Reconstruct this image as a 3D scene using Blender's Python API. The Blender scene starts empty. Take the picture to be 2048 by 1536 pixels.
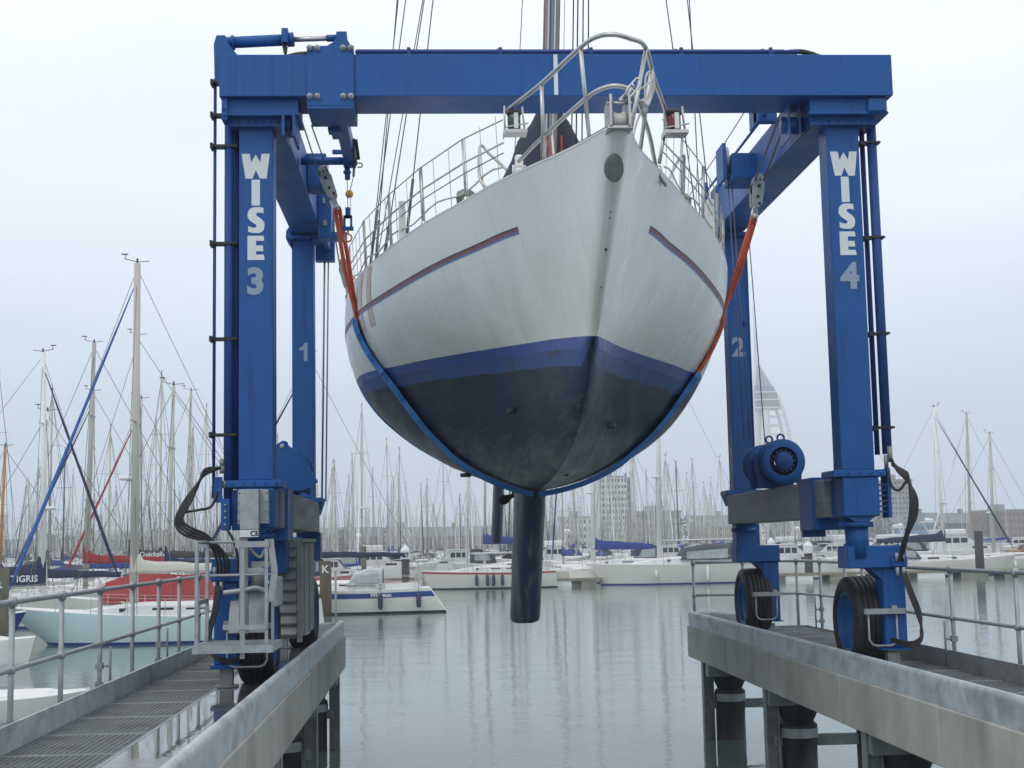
import bpy, math, random
from mathutils import Vector, Matrix
R = math.radians
random.seed(7)
scene = bpy.context.scene
COL = scene.collection

# ------------------------------------------------------------------ helpers
def tag(o, label=None, cat=None, group=None, kind=None):
    if label: o['label'] = label
    if cat: o['category'] = cat
    if group: o['group'] = group
    if kind: o['kind'] = kind
    return o

def empty(name, loc, label, cat, group=None, rz=0.0):
    o = bpy.data.objects.new(name, None); COL.objects.link(o)
    o.empty_display_size = 0.3
    o.location = loc; o.rotation_euler = (0, 0, rz)
    return tag(o, label, cat, group)

def root_loc(o):
    while o.parent: o = o.parent
    return Vector(o.location)

class MB:
    """collects geometry, then links it as ONE mesh object"""
    def __init__(s): s.v = []; s.f = []; s.m = []; s.sm = []
    def add(s, vs, fs, mi=0, smooth=False):
        n = len(s.v); s.v += [tuple(p) for p in vs]
        for f in fs: s.f.append(tuple(i+n for i in f)); s.m.append(mi); s.sm.append(smooth)
        return s
    def box(s, a, b, mi=0, bev=0.0):
        x0, y0, z0 = [min(p, q) for p, q in zip(a, b)]; x1, y1, z1 = [max(p, q) for p, q in zip(a, b)]
        if bev <= 0:
            vs = [(x0,y0,z0),(x1,y0,z0),(x1,y1,z0),(x0,y1,z0),(x0,y0,z1),(x1,y0,z1),(x1,y1,z1),(x0,y1,z1)]
            fs = [(3,2,1,0),(4,5,6,7),(0,1,5,4),(1,2,6,5),(2,3,7,6),(3,0,4,7)]
            return s.add(vs, fs, mi)
        e = min(bev, (x1-x0)*.45, (y1-y0)*.45, (z1-z0)*.45)
        # chamfered box: 24 verts
        vs = []; idx = {}
        for ix, X in ((0,x0),(1,x1)):
            for iy, Y in ((0,y0),(1,y1)):
                for iz, Z in ((0,z0),(1,z1)):
                    dx = e if ix == 0 else -e; dy = e if iy == 0 else -e; dz = e if iz == 0 else -e
                    idx[(ix,iy,iz,'x')] = len(vs); vs.append((X, Y+dy, Z+dz))
                    idx[(ix,iy,iz,'y')] = len(vs); vs.append((X+dx, Y, Z+dz))
                    idx[(ix,iy,iz,'z')] = len(vs); vs.append((X+dx, Y+dy, Z))
        g = lambda x,y,z,k: idx[(x,y,z,k)]
        fs = []
        for c in (0,1):
            q = [g(c,0,0,'x'),g(c,1,0,'x'),g(c,1,1,'x'),g(c,0,1,'x')]; fs.append(q if c else q[::-1])
            q = [g(0,c,0,'y'),g(1,c,0,'y'),g(1,c,1,'y'),g(0,c,1,'y')]; fs.append(q[::-1] if c else q)
            q = [g(0,0,c,'z'),g(1,0,c,'z'),g(1,1,c,'z'),g(0,1,c,'z')]; fs.append(q if c else q[::-1])
        for a_ in (0,1):
            for b_ in (0,1):
                q = [g(a_,b_,0,'x'),g(a_,b_,0,'y'),g(a_,b_,1,'y'),g(a_,b_,1,'x')]; fs.append(q if a_ != b_ else q[::-1])
                q = [g(a_,0,b_,'x'),g(a_,0,b_,'z'),g(a_,1,b_,'z'),g(a_,1,b_,'x')]; fs.append(q if a_ == b_ else q[::-1])
                q = [g(0,a_,b_,'y'),g(0,a_,b_,'z'),g(1,a_,b_,'z'),g(1,a_,b_,'y')]; fs.append(q if a_ != b_ else q[::-1])
                for c in (0,1):
                    pass
        for ix in (0,1):
            for iy in (0,1):
                for iz in (0,1):
                    q = [g(ix,iy,iz,'x'),g(ix,iy,iz,'y'),g(ix,iy,iz,'z')]
                    fs.append(q if (ix+iy+iz) % 2 else q[::-1])
        return s.add(vs, fs, mi)
    def obox(s, c, size, rot, mi=0):
        """oriented box: centre, size, Matrix"""
        hx, hy, hz = [q/2 for q in size]; c = Vector(c)
        vs = [c + rot @ Vector((x,y,z)) for z in (-hz,hz) for x,y in ((-hx,-hy),(hx,-hy),(hx,hy),(-hx,hy))]
        return s.add(vs, [(3,2,1,0),(4,5,6,7),(0,1,5,4),(1,2,6,5),(2,3,7,6),(3,0,4,7)], mi)
    def bar(s, a, b, w, h, mi=0, up=(0,0,1)):
        """rectangular bar from a to b, w sideways, h upwards"""
        a = Vector(a); b = Vector(b); d = (b-a); L = d.length
        if L < 1e-6: return s
        y = d/L; u = Vector(up)
        if abs(y.dot(u)) > .99: u = Vector((1,0,0))
        x = y.cross(u).normalized(); z = x.cross(y)
        m = Matrix((x,y,z)).transposed()
        return s.obox((a+b)/2, (w, L, h), m, mi)
    def tube(s, pts, r, n=8, mi=0, caps=True, closed=False, rs=None, flat=None):
        pts = [Vector(p) for p in pts]
        if closed: pts = pts + [pts[0]]
        N = len(pts); base = len(s.v); prev = None
        vs = []
        for i, p in enumerate(pts):
            if i == 0: d = pts[1]-p if not closed else (pts[1]-pts[-2])
            elif i == N-1: d = p-pts[-2] if not closed else (pts[1]-pts[-2])
            else: d = (pts[i+1]-p).normalized() + (p-pts[i-1]).normalized()
            if d.length < 1e-9: d = Vector((0,0,1))
            d.normalize()
            if prev is None:
                u = Vector((0,0,1)) if abs(d.z) < .9 else Vector((1,0,0))
                x = d.cross(u).normalized()
            else:
                x = (prev - d*prev.dot(d))
                x = x.normalized() if x.length > 1e-6 else d.cross(Vector((0,0,1))).normalized()
            prev = x; y = d.cross(x)
            rr = rs[i] if rs else r
            for k in range(n):
                a = 2*math.pi*k/n
                vs.append(p + x*math.cos(a)*rr + y*math.sin(a)*rr*(flat or 1))
        fs = []
        for i in range(N-1):
            for k in range(n):
                a = i*n+k; b = i*n+(k+1) % n
                fs.append((a, b, b+n, a+n))
        if caps and not closed:
            fs.append(tuple(range(n-1,-1,-1))); fs.append(tuple(range((N-1)*n, N*n)))
        return s.add(vs, fs, mi, smooth=(n > 5))
    def cyl(s, a, b, r, n=16, mi=0, r2=None):
        return s.tube([a, b], r, n, mi, rs=[r, r if r2 is None else r2])
    def lathe(s, prof, c, axis='z', n=32, mi=0, smooth=True):
        """prof: list of (r, h)"""
        c = Vector(c); vs = []
        for r, h in prof:
            for k in range(n):
                a = 2*math.pi*k/n; x, y = r*math.cos(a), r*math.sin(a)
                vs.append(c + {'z': Vector((x,y,h)), 'x': Vector((h,x,y)), 'y': Vector((y,h,x))}[axis])
        fs = [(i*n+k, i*n+(k+1) % n, (i+1)*n+(k+1) % n, (i+1)*n+k) for i in range(len(prof)-1) for k in range(n)]
        return s.add(vs, fs, mi, smooth)
    def prism(s, poly, depth, f, mi=0):
        """poly 2d (ccw), extruded from 0 to depth; f(u,v,w)->xyz"""
        n = len(poly)
        vs = [f(u,v,0) for u,v in poly] + [f(u,v,depth) for u,v in poly]
        fs = [tuple(range(n-1,-1,-1)), tuple(range(n,2*n))] + [(i,(i+1) % n,(i+1) % n+n,i+n) for i in range(n)]
        return s.add(vs, fs, mi)
    def grid(s, rows, mi=0, smooth=True, flip=False):
        """rows: list of equal-length lists of points"""
        m = len(rows[0]); vs = [p for r in rows for p in r]; fs = []
        for i in range(len(rows)-1):
            for k in range(m-1):
                q = (i*m+k, i*m+k+1, (i+1)*m+k+1, (i+1)*m+k)
                fs.append(q[::-1] if flip else q)
        return s.add(vs, fs, mi, smooth)
    def build(s, name, mats, parent=None, loc=None):
        me = bpy.data.meshes.new(name)
        if parent is not None: o0 = root_loc(parent)
        else: o0 = Vector(loc) if loc is not None else Vector((0,0,0))
        me.from_pydata([tuple(Vector(p)-o0) for p in s.v], [], s.f)
        if not isinstance(mats, (list, tuple)): mats = [mats]
        for m in mats: me.materials.append(m)
        me.polygons.foreach_set('material_index', s.m)
        me.polygons.foreach_set('use_smooth', s.sm)
        me.validate(); me.update()
        o = bpy.data.objects.new(name, me); COL.objects.link(o)
        if parent is not None: o.parent = parent
        else: o.location = o0
        return o

def copy_tree(o, parent=None):
    c = o.copy(); COL.objects.link(c)
    if parent is not None: c.parent = parent
    for ch in list(o.children): copy_tree(ch, c)
    return c

def text_mesh(name, body, size, mat, parent, origin, ux, uy, nrm=None, extr=0.004, offset=0.0, align='CENTER'):
    """built-in font text as a mesh part; ux/uy world directions of writing"""
    cu = bpy.data.curves.new(name, 'FONT'); cu.body = body; cu.size = size; cu.extrude = extr
    cu.offset = offset; cu.align_x = align; cu.resolution_u = 3
    t = bpy.data.objects.new(name+'_tmp', cu)
    me0 = t.to_mesh()
    ux = Vector(ux); uy = Vector(uy); n = ux.cross(uy); o0 = root_loc(parent)
    vs = [tuple(Vector(origin)-o0 + ux*v.co.x + uy*v.co.y + n*v.co.z) for v in me0.vertices]
    fs = [tuple(p.vertices) for p in me0.polygons]
    t.to_mesh_clear(); bpy.data.objects.remove(t); bpy.data.curves.remove(cu)
    me = bpy.data.meshes.new(name); me.from_pydata(vs, [], fs); me.materials.append(mat); me.update()
    o = bpy.data.objects.new(name, me); COL.objects.link(o); o.parent = parent
    return o

def lerp(a, b, t): return a+(b-a)*t
def tab(t, x):
    if x <= t[0][0]: return t[0][1]
    for (x0,y0),(x1,y1) in zip(t, t[1:]):
        if x <= x1: return y0+(y1-y0)*(x-x0)/(x1-x0)
    return t[-1][1]
def smtab(t, x):
    """smooth (catmull) table lookup"""
    n = len(t)
    if x <= t[0][0]: return t[0][1]
    if x >= t[-1][0]: return t[-1][1]
    for i in range(n-1):
        if x <= t[i+1][0]:
            x0,y0 = t[i]; x1,y1 = t[i+1]; h = x1-x0
            def sl(j):
                if j == 0: return (t[1][1]-t[0][1])/(t[1][0]-t[0][0])
                if j == n-1: return (t[-1][1]-t[-2][1])/(t[-1][0]-t[-2][0])
                return (t[j+1][1]-t[j-1][1])/(t[j+1][0]-t[j-1][0])
            u = (x-x0)/h; m0 = sl(i)*h; m1 = sl(i+1)*h
            return (2*u**3-3*u*u+1)*y0+(u**3-2*u*u+u)*m0+(-2*u**3+3*u*u)*y1+(u**3-u*u)*m1
def spline(pts, n=8):
    """catmull-rom through 3d points"""
    P = [Vector(p) for p in pts]; P = [P[0]*2-P[1]] + P + [P[-1]*2-P[-2]]; out = []
    for i in range(1, len(P)-2):
        for k in range(n):
            t = k/n; a,b,c,d = P[i-1:i+3]
            out.append(.5*((2*b)+(c-a)*t+(2*a-5*b+4*c-d)*t*t+(3*b-a-3*c+d)*t**3))
    out.append(P[-2]); return out

# ------------------------------------------------------------------ materials
def newmat(name):
    m = bpy.data.materials.new(name); m.use_nodes = True
    nt = m.node_tree; b = nt.nodes['Principled BSDF']
    return m, nt, b
def pm(name, c1, c2=None, scale=4.0, rough=.5, rough2=None, metal=0.0, bump=0.0, bscale=None, stretch=(1,1,1),
       detail=6.0, contrast=(.35,.65), spec=.5, coat=0.0, dirt=None, dscale=1.2, dstretch=(1,1,1), dcon=(.5,.75), rand=0.0):
    m, nt, b = newmat(name); N = nt.nodes; L = nt.links
    tc = N.new('ShaderNodeTexCoord'); mp = N.new('ShaderNodeMapping'); mp.inputs['Scale'].default_value = stretch
    L.new(tc.outputs['Object'], mp.inputs['Vector'])
    nz = N.new('ShaderNodeTexNoise'); nz.inputs['Scale'].default_value = scale; nz.inputs['Detail'].default_value = detail
    nz.inputs['Roughness'].default_value = .62
    L.new(mp.outputs['Vector'], nz.inputs['Vector'])
    rp = N.new('ShaderNodeMapRange'); rp.inputs['From Min'].default_value = contrast[0]; rp.inputs['From Max'].default_value = contrast[1]
    L.new(nz.outputs['Fac'], rp.inputs['Value'])
    mx = N.new('ShaderNodeMix'); mx.data_type = 'RGBA'
    mx.inputs['A'].default_value = (*c1, 1); mx.inputs['B'].default_value = (*(c2 or c1), 1)
    L.new(rp.outputs['Result'], mx.inputs['Factor'])
    out = mx.outputs['Result']
    if dirt:
        mp2 = N.new('ShaderNodeMapping'); mp2.inputs['Scale'].default_value = dstretch
        L.new(tc.outputs['Object'], mp2.inputs['Vector'])
        n2 = N.new('ShaderNodeTexNoise'); n2.inputs['Scale'].default_value = dscale; n2.inputs['Detail'].default_value = 8
        L.new(mp2.outputs['Vector'], n2.inputs['Vector'])
        r2 = N.new('ShaderNodeMapRange'); r2.inputs['From Min'].default_value = dcon[0]; r2.inputs['From Max'].default_value = dcon[1]
        r2.inputs['To Max'].default_value = .85
        L.new(n2.outputs['Fac'], r2.inputs['Value'])
        m2 = N.new('ShaderNodeMix'); m2.data_type = 'RGBA'; m2.inputs['B'].default_value = (*dirt, 1)
        L.new(out, m2.inputs['A']); L.new(r2.outputs['Result'], m2.inputs['Factor']); out = m2.outputs['Result']
    if rand:
        oi = N.new('ShaderNodeObjectInfo'); r3 = N.new('ShaderNodeMapRange'); r3.inputs['To Min'].default_value = 1-rand; r3.inputs['To Max'].default_value = 1
        L.new(oi.outputs['Random'], r3.inputs['Value'])
        hs = N.new('ShaderNodeHueSaturation'); L.new(r3.outputs['Result'], hs.inputs['Value']); L.new(out, hs.inputs['Color']); out = hs.outputs['Color']
    L.new(out, b.inputs['Base Color'])
    b.inputs['Metallic'].default_value = metal; b.inputs['Specular IOR Level'].default_value = spec
    b.inputs['Coat Weight'].default_value = coat; b.inputs['Coat Roughness'].default_value = .15
    if rough2 is None: b.inputs['Roughness'].default_value = rough
    else:
        rr = N.new('ShaderNodeMapRange'); rr.inputs['To Min'].default_value = rough; rr.inputs['To Max'].default_value = rough2
        L.new(rp.outputs['Result'], rr.inputs['Value']); L.new(rr.outputs['Result'], b.inputs['Roughness'])
    if bump:
        bp = N.new('ShaderNodeBump'); bp.inputs['Strength'].default_value = 1; bp.inputs['Distance'].default_value = bump
        if bscale:
            nb = N.new('ShaderNodeTexNoise'); nb.inputs['Scale'].default_value = bscale; nb.inputs['Detail'].default_value = 5
            L.new(mp.outputs['Vector'], nb.inputs['Vector']); L.new(nb.outputs['Fac'], bp.inputs['Height'])
        else: L.new(nz.outputs['Fac'], bp.inputs['Height'])
        L.new(bp.outputs['Normal'], b.inputs['Normal'])
    return m

def pale_streaks(m):
    """pale scrape streaks along the hull, cover rising towards the keel"""
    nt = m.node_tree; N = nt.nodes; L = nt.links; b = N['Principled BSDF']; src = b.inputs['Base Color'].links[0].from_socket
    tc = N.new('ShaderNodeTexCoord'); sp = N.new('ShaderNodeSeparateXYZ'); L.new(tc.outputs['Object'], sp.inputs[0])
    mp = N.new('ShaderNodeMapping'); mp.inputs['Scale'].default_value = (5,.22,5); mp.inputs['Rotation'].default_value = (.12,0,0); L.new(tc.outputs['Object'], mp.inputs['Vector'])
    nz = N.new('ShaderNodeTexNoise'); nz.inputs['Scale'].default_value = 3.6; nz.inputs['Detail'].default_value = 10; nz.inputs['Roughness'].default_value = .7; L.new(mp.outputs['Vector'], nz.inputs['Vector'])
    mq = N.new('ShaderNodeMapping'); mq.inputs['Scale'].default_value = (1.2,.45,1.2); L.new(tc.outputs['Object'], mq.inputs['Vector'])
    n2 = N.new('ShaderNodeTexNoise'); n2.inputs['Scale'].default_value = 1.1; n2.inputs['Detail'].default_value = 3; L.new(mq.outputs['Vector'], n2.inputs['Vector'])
    hz = N.new('ShaderNodeMapRange'); hz.inputs['From Min'].default_value = 3.5; hz.inputs['From Max'].default_value = 2.15; hz.inputs['To Min'].default_value = -.20; hz.inputs['To Max'].default_value = .15; L.new(sp.outputs['Z'], hz.inputs['Value'])  # height bias: paler, denser streaks lower down the hull
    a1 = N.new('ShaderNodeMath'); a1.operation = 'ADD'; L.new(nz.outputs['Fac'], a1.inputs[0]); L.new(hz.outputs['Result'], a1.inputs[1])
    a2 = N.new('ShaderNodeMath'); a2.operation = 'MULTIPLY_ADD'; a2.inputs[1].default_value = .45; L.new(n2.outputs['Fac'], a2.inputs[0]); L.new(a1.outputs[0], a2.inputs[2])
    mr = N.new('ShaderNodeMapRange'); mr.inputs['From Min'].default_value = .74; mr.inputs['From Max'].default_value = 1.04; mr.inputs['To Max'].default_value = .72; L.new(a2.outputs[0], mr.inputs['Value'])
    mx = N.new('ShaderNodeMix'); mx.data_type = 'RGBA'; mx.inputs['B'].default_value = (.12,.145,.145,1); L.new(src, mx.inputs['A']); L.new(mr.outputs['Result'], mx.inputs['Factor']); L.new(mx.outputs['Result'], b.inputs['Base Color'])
def weather(m, chip=(.10,.11,.12), run=(.006,.028,.10)):
    """vertical grime runs, faded patches and small paint chips"""
    nt = m.node_tree; N = nt.nodes; L = nt.links; b = N['Principled BSDF']; out = b.inputs['Base Color'].links[0].from_socket
    tc = N.new('ShaderNodeTexCoord')
    for sc, st, lo, hi, mxv, col in ((3.2,(2.6,2.6,.22),.54,.74,.55,run), (1.6,(1,1,1),.56,.72,.30,(.03,.11,.30)), (26,(1,1,1),.735,.765,.9,chip), (7,(1.6,1.6,.5),.70,.78,.6,(.11,.055,.03))):
        mp = N.new('ShaderNodeMapping'); mp.inputs['Scale'].default_value = st; L.new(tc.outputs['Object'], mp.inputs['Vector'])
        nz = N.new('ShaderNodeTexNoise'); nz.inputs['Scale'].default_value = sc; nz.inputs['Detail'].default_value = 7; nz.inputs['Roughness'].default_value = .6; L.new(mp.outputs['Vector'], nz.inputs['Vector'])
        mr = N.new('ShaderNodeMapRange'); mr.inputs['From Min'].default_value = lo; mr.inputs['From Max'].default_value = hi; mr.inputs['To Max'].default_value = mxv; L.new(nz.outputs['Fac'], mr.inputs['Value'])
        mx = N.new('ShaderNodeMix'); mx.data_type = 'RGBA'; mx.inputs['B'].default_value = (*col,1); L.new(out, mx.inputs['A']); L.new(mr.outputs['Result'], mx.inputs['Factor']); out = mx.outputs['Result']
    L.new(out, b.inputs['Base Color'])
BLUE   = pm('blue_paint', (.003,.074,.275), (.005,.088,.325), 1.3, .40, .55, bump=.0010, bscale=14, spec=.38)
weather(BLUE)
BLUED  = pm('blue_paint_dull', (.004,.045,.20), (.006,.055,.23), 2, .6, .7)
GALV   = pm('galvanised_steel', (.30,.33,.35), (.42,.45,.47), 9, .42, .62, metal=.35, bump=.0006, dirt=(.24,.25,.24), dscale=2.5, dcon=(.5,.8))
GALVD  = pm('galvanised_steel_dull', (.19,.21,.22), (.28,.30,.31), 12, .5, .65, metal=.25, dirt=(.13,.13,.12), dscale=3)
SILL   = pm('grey_sill_paint', (.15,.17,.19), (.23,.25,.27), 3, .45, .6, bump=.0006, stretch=(1,.25,2.5), dirt=(.07,.08,.09), dscale=2, dstretch=(1,.3,3))
STRIP  = pm('kerb_steel', (.38,.43,.46), (.52,.56,.59), 8, .4, .6, metal=.15, bump=.001, bscale=6, dirt=(.20,.23,.25), dscale=3.2, dstretch=(1,.8,1.2), dcon=(.48,.72))
CONC   = pm('concrete_beam', (.36,.36,.335), (.45,.45,.42), 2.5, .75, .9, bump=.003, bscale=18, dirt=(.22,.215,.18), dscale=.9, dstretch=(1.6,1.6,.5), dcon=(.48,.80))
WET    = pm('wet_concrete', (.10,.10,.098), (.17,.17,.16), .8, .02, .34, bump=.0005, bscale=5, contrast=(.50,.74), spec=.75)
WHITE  = pm('white_gelcoat', (.73,.755,.77), (.74,.75,.75), 1.5, .24, .36, bump=.0004, bscale=.9, dirt=(.56,.51,.41), dscale=2.0, dstretch=(3,3,.2), dcon=(.58,.9))
BOOT   = pm('boot_top_blue', (.006,.045,.25), (.009,.058,.29), 3, .4, .5, dirt=(.09,.13,.26), dscale=1.6, dstretch=(1,1,2), dcon=(.58,.78))
BAND   = pm('antifoul_blue', (.010,.055,.21), (.016,.068,.21), 4, .5, .6, dirt=(.02,.03,.05), dscale=2.6, dstretch=(1,.6,2), dcon=(.56,.68))
ANTI   = pm('antifoul_dark', (.004,.006,.014), (.008,.020,.066), 1.1, .34, .5, bump=.002, bscale=4, stretch=(2.5,.6,2.5), spec=.18)
pale_streaks(ANTI)
KEELM  = pm('keel_antifoul', (.022,.027,.034), (.010,.028,.085), 2.2, .4, .55, bump=.003, bscale=6, stretch=(2,2,.35), dirt=(.11,.125,.12), dscale=4, dstretch=(3,3,.3), dcon=(.50,.72), spec=.35)
DARK   = pm('dark_rubber', (.012,.012,.014), (.02,.02,.022), 6, .5, .7)
HOSE   = pm('hose_rubber', (.012,.012,.013), (.03,.03,.032), 10, .4, .6)
TYRE   = pm('tyre_rubber', (.011,.011,.013), (.022,.021,.023), 4, .55, .8, bump=.001, dirt=(.05,.05,.05), dscale=4, dcon=(.55,.85))
STEEL  = pm('stainless_steel', (.45,.45,.44), (.55,.55,.54), 8, .28, .4, metal=.75)
WIRE   = pm('wire_rope', (.10,.10,.105), (.17,.17,.17), 60, .5, .6, metal=.3)
LETTER = pm('white_lettering', (.62,.66,.68), (.68,.72,.73), 3, .5)
LETTERG= pm('grey_lettering', (.24,.31,.43), (.28,.35,.46), 3, .5)
ORANGE = pm('orange_webbing', (.55,.075,.03), (.72,.13,.05), 14, .7, .8, dirt=(.30,.05,.04), dscale=7)
SLEEVE = pm('blue_sleeve', (.012,.15,.48), (.03,.22,.55), 3, .6, .7, bump=.004, bscale=9, dirt=(.01,.09,.3), dscale=3)
ALLOY  = pm('mast_alloy', (.50,.51,.50), (.58,.58,.56), 2, .4, .5, metal=.2, stretch=(4,4,.3))
MASTC  = pm('cream_mast', (.55,.54,.48), (.60,.59,.53), 2, .45, .6, stretch=(4,4,.3), rand=.35)
BAG    = pm('sail_bag_canvas', (.022,.030,.055), (.035,.045,.075), 4, .8, .9, bump=.012, bscale=5)
NAVY   = pm('navy_canvas', (.010,.016,.05), (.018,.026,.07), 5, .8, .9, bump=.004, bscale=6)
CHAR   = pm('charcoal_canvas', (.03,.035,.045), (.05,.055,.07), 5, .8, .9, bump=.005, bscale=4)
BLACKM = pm('black_trim', (.01,.01,.012), None, 4, .5)
ROPE   = pm('white_rope', (.5,.49,.45), (.6,.59,.55), 40, .8)
REDM   = pm('red_paint', (.32,.022,.018), (.42,.03,.025), 3, .55)
REDCAN = pm('red_canvas', (.23,.018,.022), (.30,.028,.032), 3, .8, .9, bump=.01, bscale=3)
ROYAL  = pm('blue_canvas', (.012,.030,.20), (.02,.045,.26), 4, .8, .9, bump=.008, bscale=3)
SKYB   = pm('bright_blue_canvas', (.03,.20,.62), (.05,.25,.66), 4, .8, .9, bump=.006, bscale=3)
PALEB  = pm('pale_blue_gelcoat', (.55,.72,.76), (.60,.76,.79), 1.5, .3, .4)
CREAM  = pm('cream_gelcoat', (.72,.72,.67), (.76,.76,.71), 2, .35, .45, rand=.2)
OFFW   = pm('white_deck', (.74,.75,.75), (.64,.65,.66), 3, .45, .6, rand=.15)
GLASSD = pm('dark_window', (.02,.025,.03), (.03,.035,.04), 2, .1)
TEAK   = pm('teak_wood', (.30,.16,.07), (.38,.22,.10), 6, .6)
VARN   = pm('orange_wood', (.42,.17,.05), (.50,.22,.08), 6, .5)
PILE   = pm('timber_pile', (.065,.05,.038), (.11,.085,.06), 5, .85, .95, stretch=(3,3,.4), bump=.01, dirt=(.05,.06,.03), dscale=2)
PILEG  = pm('weedy_timber', (.085,.085,.06), (.13,.13,.09), 5, .85, .95, stretch=(3,3,.4), bump=.012, dirt=(.06,.075,.03), dscale=3)
STEELP = pm('black_steel_pile', (.012,.013,.015), (.025,.026,.028), 4, .5, .7, dirt=(.05,.05,.045), dscale=3)
YELL   = pm('yellow_foam', (.62,.42,.03), (.70,.48,.05), 5, .7)
BUFF   = pm('ball_orange', (.55,.28,.06), (.6,.33,.08), 5, .6)
FEND   = pm('white_fender', (.72,.73,.70), (.78,.78,.76), 5, .5)
FENDB  = pm('navy_fender', (.015,.02,.06), (.03,.04,.09), 5, .6)
GREENG = pm('green_lens', (.006,.05,.045), None, 3, .15)
REDG   = pm('red_lens', (.15,.012,.012), None, 3, .15)
OVAL   = pm('weathered_badge', (.075,.11,.10), (.12,.16,.15), 9, .6, .7, dirt=(.06,.08,.08), dscale=6)
RUST   = pm('rust_stain', (.35,.22,.10), (.5,.42,.30), 9, .8)
COVER  = pm('pvc_window', (.24,.28,.31), (.36,.40,.42), 2, .12, .2)
# ------------------------------------------------------------------ camera, sky, light
EYE = 3.2
YAW, PIT, ROLL = R(3.33), R(6.48), R(1.15)
cy_, sy_, cp_, sp_ = math.cos(YAW), math.sin(YAW), math.cos(PIT), math.sin(PIT)
fw = Vector((sy_*cp_, cy_*cp_, sp_)); rt = Vector((cy_, -sy_, 0)); up = rt.cross(fw)
r2 = rt*math.cos(ROLL) - up*math.sin(ROLL); u2 = rt*math.sin(ROLL) + up*math.cos(ROLL)
camd = bpy.data.cameras.new('camera'); cam = bpy.data.objects.new('camera', camd); COL.objects.link(cam)
cam.matrix_world = Matrix.Translation((0,0,EYE)) @ Matrix((r2, u2, -fw)).transposed().to_4x4()
camd.sensor_width = 36; camd.lens = 36*2800/2048; camd.clip_start = .1; camd.clip_end = 9000
scene.camera = cam

w = bpy.data.worlds.new('World'); scene.world = w; w.use_nodes = True
N = w.node_tree.nodes; L = w.node_tree.links; N.clear()
SUN_EL, SUN_AZ = R(48), R(215)
sky = N.new('ShaderNodeTexSky'); sky.sky_type = 'NISHITA'; sky.sun_disc = False
sky.sun_elevation = SUN_EL; sky.sun_rotation = SUN_AZ; sky.air_density = 1.4; sky.dust_density = 4
tc = N.new('ShaderNodeTexCoord'); sep = N.new('ShaderNodeSeparateXYZ'); L.new(tc.outputs['Generated'], sep.inputs[0])
ramp = N.new('ShaderNodeValToRGB'); cr = ramp.color_ramp
cr.elements[0].position = 0.0; cr.elements[0].color = (.47,.565,.71,1)
cr.elements[1].position = 1.0; cr.elements[1].color = (1.0,1.0,1.0,1)
for p, c in ((.045,(.52,.61,.75,1)), (.12,(.64,.74,.87,1)), (.22,(.82,.895,.97,1)), (.36,(.93,.97,1.0,1))):
    e = cr.elements.new(p); e.color = c
L.new(sep.outputs['Z'], ramp.inputs['Fac'])
mpw = N.new('ShaderNodeMapping'); mpw.inputs['Scale'].default_value = (1,1,5); L.new(tc.outputs['Generated'], mpw.inputs['Vector'])
nzw = N.new('ShaderNodeTexNoise'); nzw.inputs['Scale'].default_value = 2.3; nzw.inputs['Detail'].default_value = 7
L.new(mpw.outputs['Vector'], nzw.inputs['Vector'])
rgw = N.new('ShaderNodeMapRange'); rgw.inputs['From Min'].default_value = .3; rgw.inputs['From Max'].default_value = .7
rgw.inputs['To Min'].default_value = .90; rgw.inputs['To Max'].default_value = 1.05
L.new(nzw.outputs['Fac'], rgw.inputs['Value'])
mul = N.new('ShaderNodeVectorMath'); mul.operation = 'SCALE'; L.new(ramp.outputs['Color'], mul.inputs[0]); L.new(rgw.outputs['Result'], mul.inputs['Scale'])
bg1 = N.new('ShaderNodeBackground'); bg1.inputs['Strength'].default_value = .05; L.new(sky.outputs['Color'], bg1.inputs['Color'])
bg2 = N.new('ShaderNodeBackground'); bg2.inputs['Strength'].default_value = 1.27; L.new(mul.outputs['Vector'], bg2.inputs['Color'])
mxs = N.new('ShaderNodeMixShader'); mxs.inputs['Fac'].default_value = .92
L.new(bg1.outputs[0], mxs.inputs[1]); L.new(bg2.outputs[0], mxs.inputs[2])
wo = N.new('ShaderNodeOutputWorld'); L.new(mxs.outputs[0], wo.inputs['Surface'])

sl = bpy.data.lights.new('sun', 'SUN'); sl.energy = .6; sl.angle = R(25); sl.color = (1,.97,.93)
so = bpy.data.objects.new('sun', sl); COL.objects.link(so)
# direction towards the sun
sd = Vector((math.sin(SUN_AZ)*math.cos(SUN_EL), math.cos(SUN_AZ)*math.cos(SUN_EL), math.sin(SUN_EL)))
so.rotation_euler = sd.to_track_quat('Z', 'Y').to_euler(); so.location = (0,-20,40)
vs = scene.view_settings; vs.view_transform = 'Standard'; vs.look = 'None'; vs.exposure = .09; vs.gamma = 1; vs.use_curve_mapping = False
scene.cycles.max_bounces = 8; scene.cycles.volume_bounces = 1; scene.cycles.transparent_max_bounces = 12
scene.cycles.caustics_reflective = False; scene.cycles.caustics_refractive = False
scene.render.film_transparent = False

# ------------------------------------------------------------------ haze
m = bpy.data.materials.new('haze_air'); m.use_nodes = True; nt = m.node_tree; nt.nodes.clear()
pv = nt.nodes.new('ShaderNodeVolumePrincipled'); pv.inputs['Color'].default_value = (.86,.92,1.0,1); pv.inputs['Density'].default_value = .00070
pv.inputs['Anisotropy'].default_value = 0.0
om = nt.nodes.new('ShaderNodeOutputMaterial'); nt.links.new(pv.outputs[0], om.inputs['Volume'])
h = MB(); h.box((-900,-150,-5), (900,1850,185)); ho = h.build('haze', m, None, (0,0,0)); tag(ho, 'pale damp haze over the harbour', 'haze', None, 'stuff')

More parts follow.
